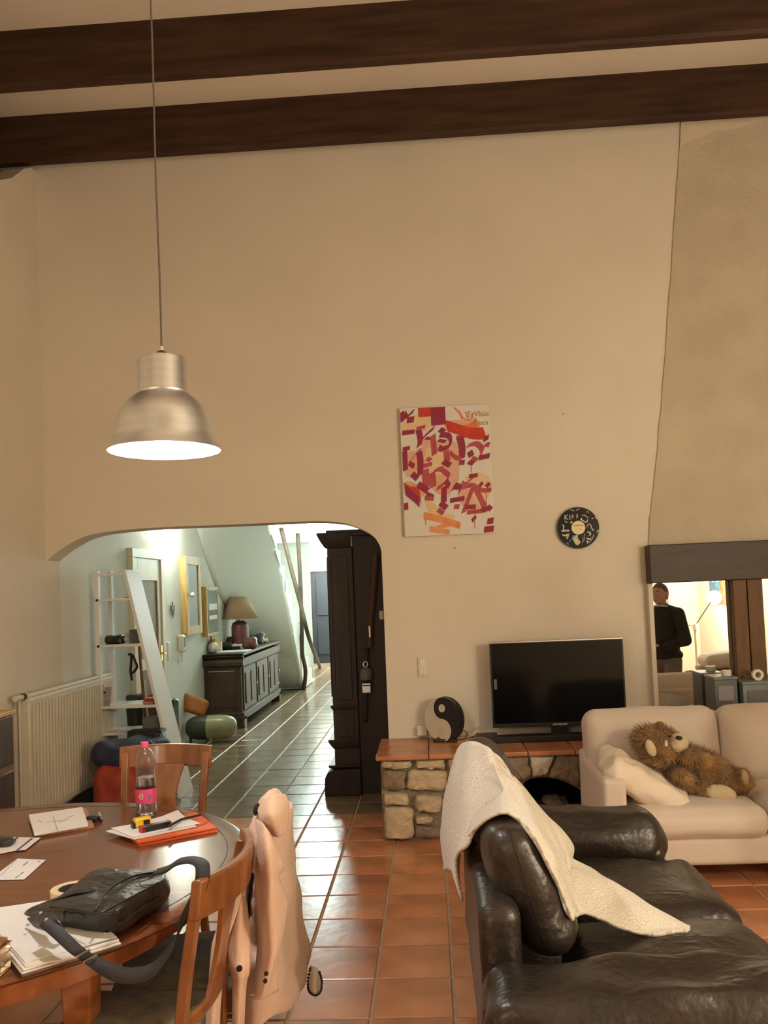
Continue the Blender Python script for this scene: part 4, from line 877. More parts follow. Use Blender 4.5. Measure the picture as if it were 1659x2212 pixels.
# ---------------------------------------------------------------- television and bench objects
ty = 5.93; tl, tr_ = at(1057, 1391, Y=ty), at(1345, 1375, Y=ty); bl_ = at(1072, 1573, Y=ty)
x0, x1, zt, zb = tl.x, tr_.x, at(1200, 1383, Y=ty).z, at(1072, 1573, Y=ty).z
tv = thing('television', ((x0+x1)/2, ty, TOP), 'black flat screen television standing on the stone bench', 'television')
G().box((x0, ty, zb), (x1, ty+.035, zt)).build('housing', M['plastic_k'], tv, bevel=.004); TVH = tv.children[0]
G().box((x0+.012, ty-.002, zb+.03), (x1-.012, ty+.002, zt-.012)).build('screen', M['screen'], TVH, smooth=False)
G().box((x0, ty-.0035, zt-.006), (x1, ty+.002, zt)).build('top_edge', M['chrome'], TVH, smooth=False)
G().box((x0+.25, ty+.03, zb+.1), (x1-.25, ty+.07, zt-.12)).build('rear_case', M['plastic_k'], tv, bevel=.01)
cxv = (x0+x1)/2
G().box((cxv-.06, ty+.0, TOP+.01), (cxv+.06, ty+.03, zb+.02)).build('neck', M['plastic_k'], tv, bevel=.004); G().soft((cxv, ty+.03, TOP+.008), (.56, .16, .014), .006, 4).build('stand_base', M['screen'], tv)
text('lettering', 'SAMSUNG', .020, (x0+.47, ty-.004, zb+.013), (pi/2, 0, 0), M['paper'], tv, ext=.0003, sx=1.15)
G().box((x0+.02, ty-.004, .91), (x0+.040, ty-.002, .98)).build('sticker', M['grey'], tv, smooth=False)
o = G().box((x0-.08, 5.77, TOP+.0), (x0+.68, 5.87, TOP+.043)).box((x0-.075, 5.765, TOP+.004), (x0+.67, 5.775, TOP+.038)).build('media_box', M['plastic_k'], bevel=.003); tag(o, 'long low black media player in front of the television', 'media player')
o = G().box((x0-.12, 5.89, TOP), (x0+.03, 6.02, TOP+.035)).build('modem', M['plastic_k'], bevel=.004); tag(o, 'small black box with cables left of the television', 'modem')
# yin-yang lamp: half white half black disc, tilted a little
yc = at(958, 1546, Y=5.92); yy = thing('yin_yang_lamp', (yc.x, yc.y, TOP), 'round black and white yin yang lamp on the stone bench', 'lamp')
ry_, rot_ = .155, rotZ(R(-38)) @ rotX(R(-4)); 
def yyp(x, z, y): return Vector((yc.x, yc.y, TOP+ry_))+rot_ @ Vector((x, y, z))
def region(sign):
    N = 28; P = [(ry_*sin(pi*k/N)*sign, ry_*cos(pi*k/N)) for k in range(N+1)]             # outer half, top -> bottom
    P += [(ry_/2*sin(pi*k/N), -ry_/2-ry_/2*cos(pi*k/N)) for k in range(1, N)] + [(-ry_/2*sin(pi*k/N), ry_/2-ry_/2*cos(pi*k/N)) for k in range(0, N)]
    return P
g = G(); g.prism([yyp(x, z, -.02) for x, z in region(1)], rot_ @ Vector((0, .05, 0))); g.build('black_half', mat('black_lacquer', (.02, .017, .02), .35), yy, smooth=30)
g = G(); g.prism([yyp(x, z, -.02) for x, z in region(-1)], rot_ @ Vector((0, .05, 0))); g.build('white_half', mat('frosted_white', (.62, .56, .44), .5), yy, smooth=30)
for z_, m_, nm in ((ry_/2, 'frosted', 'pale_eye'), (-ry_/2, 'frosted', 'pale_eye')):
    g = G(); vs = [yyp(.028*cos(2*pi*k/20), z_+.028*sin(2*pi*k/20), -.0235) for k in range(20)]; g.prism(vs, rot_ @ Vector((0, .004, 0))); g.build(nm, bpy.data.materials['frosted_white'] if z_ > 0 else M['plush'], yy)
G().tube([yyp((ry_-.004)*cos(2*pi*k/48), (ry_-.004)*sin(2*pi*k/48), .03) for k in range(48)], .008, 6, closed=True).build('rim', M['plastic_k'], yy)
G().tube([yyp(.006*sin(k)*0+x, z, -.0215) for k, (x, z) in enumerate(region(1)[29:])], .0025, 5).build('divider', M['white'], yy)
G().box((yc.x-.05, yc.y-.01, TOP), (yc.x+.05, yc.y+.06, TOP+.03)).build('stand', M['plastic_k'], yy, bevel=.004)
c = at(962, 1599, Z=TOP+.01); o = G().soft(c, (.17, .055, .022), .01, 4, rot=rotZ(R(-8))).build('remote_control', M['plastic_k'], smooth=True); tag(o, 'black remote control in front of the yin yang lamp', 'remote control')
def cable(pix, z, r, m, label, n='cable'):
    P = cat([at(u, v, Z=TOP+r+zz) for (u, v), zz in zip(pix, z)], 6); return tag(G().tube(P, r, 6).build(n, m, smooth=True), label, 'cable', 'cables beside the television')
cable([(975, 1598), (1010, 1592), (1045, 1585), (1080, 1579), (1103, 1577)], [0, 0, .01, .03, .045], .004, M['plastic_w'], 'long white cable stretching straight towards the television')
cable([(985, 1592), (1000, 1580), (1015, 1590), (1030, 1578), (1040, 1566)], [0, .03, .02, .05, .06], .0035, M['plastic_w'], 'short white cable looping up beside the television')
cable([(975, 1590), (990, 1575), (1008, 1582), (1004, 1595), (985, 1597)], [0, .05, .05, .01, 0], .003, M['plastic_k'], 'looped black cable right of the yin yang lamp')
cable([(1000, 1585), (1022, 1576), (1045, 1568), (1062, 1558)], [.0, .02, .03, .06], .003, M['plastic_k'], 'black cable rising behind the left end of the television')
o = G().box((at(908, 1595, Z=TOP).x-.02, 6.05, TOP+.02), (at(908, 1595, Z=TOP).x+.05, WY, TOP+.09)).build('wall_socket', M['plastic_w'], bevel=.004); tag(o, 'small cream wall socket behind the yin yang lamp', 'socket')
# light switch
a, b = at(902, 1420, Y=WY), at(925, 1461, Y=WY); sw = thing('light_switch', (a.x, WY, (a.z+b.z)/2), 'cream double light switch plate on the wall above the bench', 'switch')
G().box((a.x, WY-.012, b.z), (b.x, WY, a.z)).build('plate', M['plastic_w'], sw, bevel=.003); zm = (a.z+b.z)/2
G().box((a.x+.015, WY-.018, zm+.008), (b.x-.015, WY-.010, a.z-.014)).build('rocker', M['white'], sw, bevel=.002)
for s in (0, 1): G().box((a.x+.015+s*.026, WY-.018, b.z+.014), (a.x+.039+s*.026, WY-.010, zm-.006)).build('rocker', M['white'], sw, bevel=.002)
for (u, v) in ((1217, 894), (983, 1183)):
    p = at(u, v, Y=WY-.004); o = G().tube([p+V((0, .006, 0)), p+V((0, -.012, -.002))], .004, 6).build('wall_plug', M['ink']); tag(o, 'tiny wall plug hole above the record' if u > 1000 else 'tiny wall plug hole below the graffiti canvas', 'plug')

# ---------------------------------------------------------------- graffiti canvas
qa, qb, qc, qd = [at(u, v, Y=6.06) for u, v in ((862, 882), (1056, 872), (1070, 1150), (875, 1160))]
pt = thing('graffiti_canvas', ((qa.x+qb.x)/2, 6.06, (qa.z+qd.z)/2), 'white canvas with red and orange calligraphy strokes on the wall', 'painting')
PXL, PXR, PZT, PZB = (qa.x+qd.x)/2, (qb.x+qc.x)/2, qa.z, qd.z
G().box((PXL, 6.062, PZB), (PXR, WY, PZT)).build('canvas', mat('canvas_white', (.74, .72, .66), .7, bump=.1, bs=300), pt, bevel=.003)
# strokes are laid out in the canvas frame: (0..100, 0..144) from its top left corner
NS = [0]
def cp(x, y, k=0): return Vector((PXL+(PXR-PXL)*x/100, 6.0605-.0007*k-.000012*NS[0], PZT-(PZT-PZB)*y/144))
def cm(name, c, c2): return mat(name, c, .7, col2=c2, vs=11)
INK = {'w': cm('wine_paint', (.36, .018, .045), (.26, .03, .10)), 'm': cm('mauve_paint', (.40, .05, .085), (.50, .10, .11)), 'r': cm('red_paint', (.52, .03, .022), (.62, .07, .03)),
       'o': cm('orange_paint', (.76, .25, .075), (.80, .38, .17)), 'p': cm('pale_wash', (.74, .40, .24), (.72, .48, .38)), 'y': cm('peach_wash', (.76, .52, .28), (.78, .62, .42)), 'g': cm('ochre_pen', (.55, .27, .04), (.6, .3, .05)), 'k': cm('coral_pen', (.85, .16, .06), (.85, .2, .1))}
def nib(pts, wd, ang, k=0, n=5):
    """broad-nib stroke: constant pen angle, like calligraphy"""
    P = cat([(x, y, 0) for x, y in pts], n) if len(pts) > 2 else [Vector((*pts[0], 0)), Vector((*pts[1], 0))]
    d = Vector((cos(R(ang)), -sin(R(ang)), 0))*wd/2; g = G(); vs = []
    for p in P:
        a_, b_ = p-d, p+d
        for q in (a_, b_): vs.append(cp(min(99.3, max(.7, q.x)), min(143.2, max(.8, q.y)), k))
    for i in range(len(P)-1): g.f.append((2*i, 2*i+1, 2*i+3, 2*i+2))
    g.v = vs; g.mi = [0]*len(g.f); return g
layers = {}
def S_(ink, pts, wd, ang=45, k=2):
    wd *= 1.18 if wd > 3 else 1
    NS[0] = (NS[0]+1) % 50; g = nib(pts, wd, ang, k); key = (ink, k); L_ = layers.setdefault(key, G()); L_.add(g.v, g.f)
def wash(ink, pts, k=1):
    L_ = layers.setdefault((ink, k), G()); L_.add([cp(x, y, k) for x, y in [tuple(p)[:2] for p in cat([(a, b, 0) for a, b in pts+pts[:1]], 4)][:-1]], [tuple(range(4*len(pts)))])
wash('y', [(2, 16), (20, 8), (34, 12), (30, 26), (12, 30), (2, 28)]); wash('p', [(26, 34), (40, 40), (62, 42), (64, 66), (60, 90), (44, 100), (30, 88), (20, 70), (22, 50)], 0)
wash('y', [(28, 46), (42, 48), (50, 60), (46, 76), (32, 74), (26, 60)]); wash('y', [(70, 80), (86, 76), (98, 86), (97, 100), (84, 112), (76, 96)]); wash('p', [(4, 82), (16, 86), (26, 96), (14, 102), (3, 98)], 0)
wash('p', [(50, 18), (64, 16), (84, 22), (80, 30), (62, 30), (50, 24)], 0); wash('y', [(24, 104), (34, 108), (42, 118), (50, 124), (40, 126), (28, 116)])
wash('p', [(62, 92), (80, 96), (92, 108), (88, 120), (72, 118), (62, 106)], 0); wash('p', [(4, 52), (14, 48), (20, 60), (14, 74), (4, 76)], 0)
S_('r', [(21, 6), (51, 5)], 9, 90); S_('w', [(35, 9), (51, 9)], 17, 90, 3); S_('w', [(35, 17), (51, 16)], 8, 90, 4)
S_('r', [(51, 22), (62, 26), (78, 32), (94, 33)], 12, 105, 2); S_('k', [(58, 24), (72, 28), (80, 25), (86, 20)], 9, 100, 1)
S_('k', [(61, 2), (66, 8), (70, 16)], 1.5, 20, 3); S_('k', [(66, 6), (72, 16), (80, 18)], 1.3, 50, 3); S_('k', [(74, 8), (77, 18), (82, 10)], 1.4, 10, 3)
S_('w', [(1.5, 4), (1.5, 15)], 7, 20, 2); S_('w', [(6, 5), (8, 10), (13, 6), (16, 4)], 5, 60, 2); S_('w', [(8, 14), (16, 13)], 6, 80, 2)
S_('w', [(2, 28), (16, 27)], 4.5, 80); S_('w', [(20, 24), (22, 36), (20, 44)], 6.5, 35); S_('w', [(24, 36), (30, 30), (38, 24)], 5, 60); S_('m', [(18, 24), (28, 22)], 3.5, 80); S_('w', [(28, 35), (35, 36)], 4, 45)
S_('w', [(44, 26), (49, 29)], 6, 45, 3); S_('m', [(36, 32), (37, 54)], 6, 30); S_('w', [(44, 32), (54, 34), (55, 44), (46, 48), (42, 46)], 6, 60); S_('w', [(42, 38), (50, 40)], 4, 45)
S_('m', [(62, 36), (72, 35)], 3.5, 80); S_('w', [(66, 36), (68, 48), (67, 60)], 7, 25); S_('m', [(50, 50), (51, 62)], 6, 20); S_('m', [(54, 52), (60, 58), (66, 60)], 4.5, 70); S_('w', [(64, 64), (70, 64)], 5, 80)
S_('m', [(74, 46), (84, 44), (90, 52), (84, 62), (78, 60)], 6, 50); S_('w', [(76, 52), (78, 58)], 6, 30); S_('w', [(74, 64), (80, 66)], 5, 50)
S_('w', [(92, 40), (98, 37)], 5, 80); S_('m', [(88, 52), (94, 46), (99, 46)], 5, 60); S_('w', [(86, 60), (98, 58)], 5, 80); S_('m', [(96, 60), (86, 72)], 1.2, 45)
S_('w', [(2, 46), (10, 45)], 4, 80); S_('w', [(4, 48), (4, 70)], 5, 20); S_('m', [(8, 62), (18, 50), (22, 48)], 4, 60); S_('w', [(8, 62), (14, 66)], 5, 70); S_('w', [(20, 50), (21, 62), (20, 76)], 6.5, 25)
S_('m', [(28, 58), (33, 60)], 5, 50); S_('w', [(46, 62), (54, 67)], 6, 50, 3); S_('m', [(24, 66), (34, 64)], 4, 80); S_('m', [(26, 70), (26, 90)], 7, 20)
S_('m', [(33, 74), (34, 90)], 7, 25); S_('m', [(34, 74), (42, 70), (48, 74), (52, 80), (44, 88), (38, 92)], 5.5, 60); S_('w', [(48, 84), (52, 90)], 6, 60)
S_('w', [(11, 74), (17, 80)], 6, 50); S_('w', [(17, 86), (28, 94)], 6.5, 55); S_('w', [(26, 98), (34, 102)], 6, 80); S_('m', [(24, 102), (33, 103)], 4, 80)
S_('r', [(2, 90), (8, 94), (18, 98), (20, 106)], 12, 95); S_('w', [(3, 92), (10, 98), (18, 106)], 10, 90, 3); S_('w', [(3, 106), (3, 114)], 4, 10)
S_('w', [(46, 90), (45, 108)], 6, 25); S_('w', [(50, 102), (56, 92), (62, 92)], 5, 60); S_('w', [(58, 88), (64, 92), (62, 98)], 5, 50); S_('w', [(52, 106), (68, 104)], 4.5, 85)
S_('m', [(66, 86), (70, 88), (80, 80)], 4, 60); S_('m', [(66, 92), (78, 90), (88, 96), (98, 96)], 4.5, 80); S_('w', [(86, 88), (88, 91)], 5, 45); S_('w', [(93, 89), (96, 92)], 5, 45); S_('w', [(74, 80), (84, 79)], 4, 80)
S_('m', [(78, 92), (72, 106), (66, 120)], 5, 20); S_('m', [(80, 92), (86, 106), (92, 120)], 5.5, 20); S_('w', [(68, 114), (80, 114)], 4.5, 85); S_('m', [(70, 120), (88, 119)], 4, 85); S_('w', [(77, 125), (78, 129)], 6, 45)
S_('w', [(41, 108), (48, 114)], 6, 50); S_('m', [(38, 115), (44, 120)], 5, 50); S_('m', [(56, 113), (62, 113)], 4.5, 80); S_('w', [(86, 116), (91, 119)], 5, 45); S_('w', [(93, 114), (97, 118)], 5, 45)
S_('w', [(92, 131), (99, 130)], 6, 80); S_('w', [(88, 140), (99, 139)], 6, 80)
S_('o', [(22, 121), (40, 126), (62, 134)], 6.5, 80); S_('o', [(62, 134), (50, 132), (30, 138)], 5, 80); S_('o', [(28, 136), (40, 139), (50, 141)], 5, 80); S_('y', [(34, 116), (42, 122), (56, 126)], 6, 80, 1)
for x_, y0_, y1_ in ((46, 66, 74), (78, 128, 138), (92, 98, 112), (77, 66, 76), (24, 124, 132)): S_('m', [(x_, y0_), (x_+.1, y1_)], .6, 0, 3)
S_('p', [(5, 26), (12, 18)], .8, 30, 3); S_('g', [(8, 82), (12, 86), (16, 92), (10, 94)], .7, 30, 3)
for q, (ink_k, g_) in enumerate(sorted(layers.items(), key=lambda z: z[0][1])): g_.build('paint_strokes' if ink_k[1] > 1 else 'colour_wash', INK[ink_k[0]], pt, smooth=False)['kind'] = 'stuff'
o = text('signature', 'TgVbüe', .062, cp(87, 11, 4), (pi/2, 0, .0), INK['g'], pt, ext=.0002, sx=.85, shear=.1); o = text('signature', 'Dpca', .055, cp(90, 21, 4), (pi/2, 0, 0), INK['g'], pt, ext=.0002, sx=.9, shear=.1)

# ---------------------------------------------------------------- record disc
dc = at(1249, 1140, Y=6.07); rc = thing('vinyl_record', (dc.x, 6.07, dc.z), 'black vinyl record with cut out faces hanging on the wall', 'record'); r0 = .150
G().lathe([(0, -.004), (r0, -.004), (r0+.001, 0), (r0, .003), (0, .003)], (dc.x, 6.072, dc.z), 64, cap=False, ax='Y').build('disc', M['screen'], rc, smooth=30)
g = G()
for k in range(9): rr = .055+.011*k; g.tube([(dc.x+rr*cos(2*pi*j/48), 6.0676, dc.z+rr*sin(2*pi*j/48)) for j in range(48)], .0006, 4, closed=True)
g.build('grooves', M['plastic_k'], rc)
G().lathe([(0, -.0062), (.0495, -.0062), (.0495, -.003), (0, -.003)], (dc.x, 6.072, dc.z), 40, cap=False, ax='Y').build('label_disc', M['gold'], rc)
def dp(x, y, k=0): return Vector((dc.x+(x-845)/600*r0, 6.0665-.0004*k, dc.z-(y-762)/600*r0))   # traced in the disc's own frame
def shape(g, pts): 
    P = [dp(x, y) for x, y in pts]; g.prism(P, (0, .001, 0))
foil = mat('cut_foil', (.40, .34, .23), .4, metal=.3); g = G()
def stroke(g, pts, wd):
    P = cat([(x, y, 0) for x, y in pts], 4); vs = []
    for i, p in enumerate(P):
        t_ = (P[min(i+1, len(P)-1)]-P[max(0, i-1)]).normalized(); nn_ = Vector((-t_.y, t_.x, 0))*wd/2*(1-.6*abs(i/(len(P)-1)*2-1)**3); vs += [dp(*(p-nn_)[:2]), dp(*(p+nn_)[:2])]
    g.add(vs, [(2*i, 2*i+1, 2*i+3, 2*i+2) for i in range(len(P)-1)])
shape(g, [(345, 830), (420, 790), (480, 810), (560, 800), (600, 840), (540, 860), (470, 850), (400, 870)]); shape(g, [(365, 930), (440, 950), (560, 920), (550, 970), (480, 1000), (390, 990)])
shape(g, [(380, 640), (450, 690), (430, 790), (400, 790), (410, 710)]); shape(g, [(455, 545), (520, 570), (560, 600), (500, 600)]); shape(g, [(480, 1040), (540, 960), (590, 900), (540, 1040), (510, 1090)])
shape(g, [(610, 590), (660, 560), (700, 590), (650, 640)]); shape(g, [(690, 1080), (760, 970), (820, 960), (810, 1100), (860, 1080), (840, 1130), (900, 1160), (860, 1230), (800, 1275), (740, 1240), (700, 1160)])
stroke(g, [(1080, 780), (1130, 680), (1200, 690), (1230, 800), (1290, 850), (1240, 860)], 26); stroke(g, [(960, 420), (1040, 400), (1090, 450), (1160, 480)], 22); stroke(g, [(930, 560), (980, 560), (1050, 610), (1110, 590), (1120, 520)], 34)
stroke(g, [(1100, 350), (1130, 300), (1180, 350)], 16); stroke(g, [(1330, 460), (1390, 540)], 20); stroke(g, [(1370, 940), (1400, 860), (1430, 900)], 22); stroke(g, [(930, 1230), (970, 1140), (950, 1050)], 14); stroke(g, [(1010, 1160), (1000, 1020), (1020, 940)], 14); stroke(g, [(1130, 1220), (1220, 1110), (1290, 960)], 18)
stroke(g, [(620, 235), (700, 240), (740, 270), (760, 250)], 20); stroke(g, [(800, 260), (860, 230), (920, 215)], 20)
shape(g, [(1235, 500), (1270, 490), (1300, 515), (1260, 530)])
g.build('cut_out_foil', foil, rc, smooth=False)['kind'] = 'stuff'
g = G(); shape(g, [(650, 1050), (690, 980), (740, 985), (700, 1060), (690, 1140), (660, 1110)]); shape(g, [(480, 1170), (520, 1190), (560, 1245), (500, 1220)]); stroke(g, [(560, 1170), (590, 1130), (600, 1090)], 18); g.build('blue_cut_out', mat('blue_foil', (.10, .32, .75), .3), rc, smooth=False)  # blue foil shapes on the disc
g = G(); shape(g, [(1060, 1050), (1110, 1090), (1200, 1080), (1150, 1130), (1080, 1110)]); stroke(g, [(1090, 900), (1150, 910), (1190, 960), (1140, 1010)], 30); shape(g, [(1060, 1150), (1130, 1160), (1080, 1240)]); shape(g, [(920, 520), (950, 480), (975, 520), (940, 555)]); g.build('bright_foil', mat('bright_foil', (.80, .72, .56), .4), rc, smooth=False)
g = G()
stroke_l = [[(475, 370), (475, 520)], [(560, 365), (490, 440), (570, 520)], [(618, 370), (618, 520)]]
for s_ in stroke_l: P = [s_] ; [stroke(g, q, 26) for q in P]
for ox in (0, 128): shape(g, [(700+ox, 365), (665+ox, 440), (700+ox, 440), (660+ox, 525), (735+ox, 425), (702+ox, 425), (728+ox, 365)])
g.build('lettering', foil, rc, smooth=False)['kind'] = 'stuff'
stroke(g2 := G(), [(700, 690), (790, 700), (860, 680), (940, 700), (1000, 690)], 24); stroke(g2, [(850, 760), (800, 870), (790, 930)], 8); stroke(g2, [(860, 770), (960, 860)], 8)
for v_ in range(len(g2.v)): g2.v[v_] = (g2.v[v_][0], g2.v[v_][1]-.0012, g2.v[v_][2])
g2.build('label_print', M['wicker'], rc, smooth=False)

# ---------------------------------------------------------------- boxes behind the cream sofa, on the bench
def gbox(name, u0, u1, v0, y0, y1, m, label, open_=False, drop=0):
    a, b = at(u0, v0, Y=y0), at(u1, v0, Y=y0); t = thing(name, ((a.x+b.x)/2, (y0+y1)/2, TOP), label, 'box'); zt_ = a.z
    G().hexa([(a.x, y0, TOP), (b.x, y0+drop, TOP), (b.x, y1, TOP), (a.x, y1, TOP), (a.x, y0, zt_-.02), (b.x, y0+drop, zt_-.02), (b.x, y1, zt_-.02), (a.x, y1, zt_-.02)]).build('body', m, t, bevel=.004)
    G().hexa([(a.x-.006, y0-.006, zt_-.02), (b.x+.006, y0+drop-.006, zt_-.02), (b.x+.006, y1, zt_-.02), (a.x-.006, y1, zt_-.02), (a.x-.006, y0-.006, zt_), (b.x+.006, y0+drop-.006, zt_), (b.x+.006, y1, zt_), (a.x-.006, y1, zt_)]).build('lid', M['greyblue'], t, bevel=.004)
    return t, a, b, zt_
t, a, b, z_ = gbox('storage_box', 1543, 1592, 1463, 5.82, 6.03, M['grey'], 'grey lidded storage box behind the sofa, left of the dark gap')
G().box((a.x+.02, 5.813, z_-.16), (b.x-.03, 5.818, z_-.06)).build('label_card', M['ink'], t, smooth=False)
tag(G().lathe([(.018, 0), (.034, 0), (.034, .035), (.018, .035), (.018, 0)], (a.x+.11, 5.9, z_), 24, cap=False).build('tape_roll', M['plastic_w']), 'small pale tape roll on the grey storage box', 'tape roll')
t, a, b, z_ = gbox('storage_box', 1604, 1690, 1473, 5.78, 6.03, M['greyblue'], 'blue-grey lidded storage box behind the sofa at the right edge', drop=.0)
G().box((a.x+.03, 5.773, z_-.15), (b.x-.06, 5.778, z_-.06)).build('label_card', M['grey'], t, smooth=False)
tag(G().lathe([(.020, 0), (.038, 0), (.038, .03), (.020, .03), (.020, 0)], (a.x+.13, 5.84, z_+.036), 24, cap=False, ax='Y').build('tape_roll', M['plastic_w']), 'pale tape roll standing on the blue-grey storage box', 'tape roll')
a, b = at(1594, 1470, Y=5.86), at(1602, 1470, Y=5.86); tag(G().box((a.x, 5.86, TOP), (b.x-.006, 6.0, a.z+.02)).build('box_gap_shade', M['plastic_k'], bevel=.004), 'narrow black strip added as shade in the gap between the storage boxes', 'folder')  # black filler painted as the shade between the two boxes
p_ = at(1470, 1530, Y=5.62); q4 = [(p_.x-.08, 5.56), (p_.x+.02, 5.54), (p_.x+.28, 5.74), (p_.x+.12, 5.78)]
tag(G().hexa([Vector((a_, b_, TOP)) for a_, b_ in q4]+[Vector((a_, b_, p_.z+d_)) for (a_, b_), d_ in zip(q4, (.0, -.045, -.045, 0))]).build('white_box', M['paper'], bevel=.004), 'low white box lying behind the cream sofa under the mirror', 'box')
# ---------------------------------------------------------------- left wall: radiator, low cabinet
t = thing('radiator', (LX, 6.33, .18), 'long cream panel radiator on the left wall by the archway', 'radiator')
G().box((LX+.03, 5.58, .17), (LX+.10, 7.06, 1.00)).build('panel', M['offwhite'], t, bevel=.012)
for k in range(29): y = 5.62+k*.05; G().box((LX+.098, y, .21), (LX+.108, y+.03, .96)).build('flute', M['offwhite'], t, bevel=.006, seg=1)
G().tube([(LX+.085, 5.56, 1.02), (LX+.085, 7.08, 1.02)], .020, 12).build('top_rail', M['offwhite'], t, smooth=40)
G().box((LX+.02, 5.58, .985), (LX+.11, 7.06, 1.008)).build('top_grille', M['white'], t, bevel=.003)
G().tube([(LX+.07, 5.57, 1.02), (LX+.07, 5.44, 1.02)], .022, 12).build('valve', M['offwhite'], t, bevel=.004); G().tube([(LX+.07, 5.56, 1.02), (LX+.07, 5.53, 1.02)], .026, 12).build('valve_collar', M['plastic_k'], t); G().tube([(LX+.07, 5.50, 1.0), (LX+.07, 5.50, .02)], .009, 8).build('pipe', M['offwhite'], t)
for y in (5.8, 6.85): G().box((LX, y, .2), (LX+.04, y+.03, .9)).build('bracket', M['white'], t)
t = thing('low_cabinet', (-2.7, 4.75, 0), 'brown wooden cabinet on the left wall before the radiator', 'cabinet')
G().box((LX, 4.50, 0), (-2.575, 4.98, .985)).build('body', M['doorwood'], t, bevel=.004); G().box((LX, 4.47, .985), (-2.565, 5.0, 1.01)).build('top', M['pine'], t, bevel=.004)
for z in (.02, .35, .68): G().box((-2.578, 4.52, z+.01), (-2.566, 4.96, z+.30)).build('drawer', M['sidewood'], t, bevel=.005)

# ---------------------------------------------------------------- leaning shelf
sh = thing('ladder_shelf', (-2.45, 6.95, 0), 'white open shelf unit with one slanting side beside the radiator', 'shelf')
Y0, Y1 = 6.80, 7.14
lx_ = lambda z: -2.557+(1.90-z)*(.405/1.86)
G().hexa([(lx_(0), Y0, 0), (lx_(0)+.028, Y0, 0), (lx_(0)+.028, Y1, 0), (lx_(0), Y1, 0), (lx_(1.9), Y0, 1.905), (lx_(1.9)+.028, Y0, 1.905), (lx_(1.9)+.028, Y1, 1.905), (lx_(1.9), Y1, 1.905)]).build('slanting_side', M['white'], sh, bevel=.002)
G().box((-2.80, Y0, 0), (-2.765, Y0+.05, 1.905)).box((-2.80, Y1-.05, 0), (-2.765, Y1, 1.905)).build('upright', M['white'], sh, bevel=.002)
G().box((-2.77, Y0, 1.86), (lx_(1.88)+.01, Y0+.025, 1.88)).build('top_bar', M['white'], sh, bevel=.002)
SZ = [1.67, 1.285, .775, .555]
for z in SZ: G().box((-2.79, Y0, z-.022), (lx_(z)+.006, Y1, z)).build('shelf_board', M['white'], sh, bevel=.002)
def T1(g, name, m, label, c, **k): return tag(g.build(name, m, **k), label, c)
T1(G().soft((-2.68, 6.92, 1.285+.035), (.15, .10, .07), .02, 4, wr=.012, ws=25), 'black_glove', M['plastic_k'], 'crumpled black gloves on the third shelf of the white unit', 'gloves', smooth=True)
T1(G().ell((-2.60, 6.98, 1.345), (.022, .022, .03)).soft((-2.60, 6.98, 1.31), (.07, .06, .05), .02, 3, wr=.01, ws=20), 'figurine', M['paper'], 'small white figurine behind the gloves on the white shelf', 'figurine', smooth=True)
T1(G().box((-2.55, 6.90, 1.286), (-2.475, 7.04, 1.40)), 'dark_box', M['grey'], 'small grey box at the right end of the third shelf', 'box', bevel=.006)
T1(G().box((-2.60, 6.95, 1.671), (-2.53, 7.05, 1.676)), 'slim_case', M['plastic_k'], 'thin dark case on the second white shelf', 'case')
t = thing('picture_frame', (-2.75, 6.86, .775), 'small pale picture frame leaning on the fourth white shelf', 'picture frame')
G().hexa([(-2.78, 6.83, .776), (-2.705, 6.83, .776), (-2.705, 6.845, .776), (-2.78, 6.845, .776), (-2.78, 6.88, .925), (-2.705, 6.88, .925), (-2.705, 6.895, .925), (-2.78, 6.895, .925)]).build('frame', mat('mauve_card', (.33, .29, .28), .5), t, bevel=.003)
G().box((-2.765, 6.845, .88), (-2.745, 6.852, .89)).build('motif', M['plastic_k'], t); G().box((-2.73, 6.828, .79), (-2.708, 6.842, .82)).build('motif', M['ink'], t)
T1(G().box((-2.56, 6.84, .776), (-2.42, 6.98, .782)), 'envelope', M['paper_w'], 'flat white envelope on the fourth white shelf', 'envelope', bevel=.001)
T1(G().box((-2.43, 6.84, .776), (-2.34, 6.95, .80)), 'brown_case', M['wicker'], 'small brown case beside the envelope on the white shelf', 'case', bevel=.003)
T1(G().box((-2.43, 6.86, .825-.024), (-2.335, 6.95, .823)), 'dark_case', M['red'], 'dark red case lying on the small brown case', 'case', bevel=.003)
T1(G().box((-2.33, 6.86, .776), (-2.30, 6.95, .80)), 'white_packet', M['paper_w'], 'small white packet beside the slanting side on the fourth shelf', 'packet', bevel=.002)
T1(G().soft((-2.37, 6.92, .61), (.15, .14, .10), .01, 4), 'grey_bag', M['grey'], 'grey cloth bag on the lowest white shelf', 'bag', smooth=True)
T1(G().box((-2.29, 6.84, .556), (-2.262, 6.9, .605)), 'small_label_box', M['paper_w'], 'tiny white box at the right end of the lowest shelf', 'box', bevel=.002)
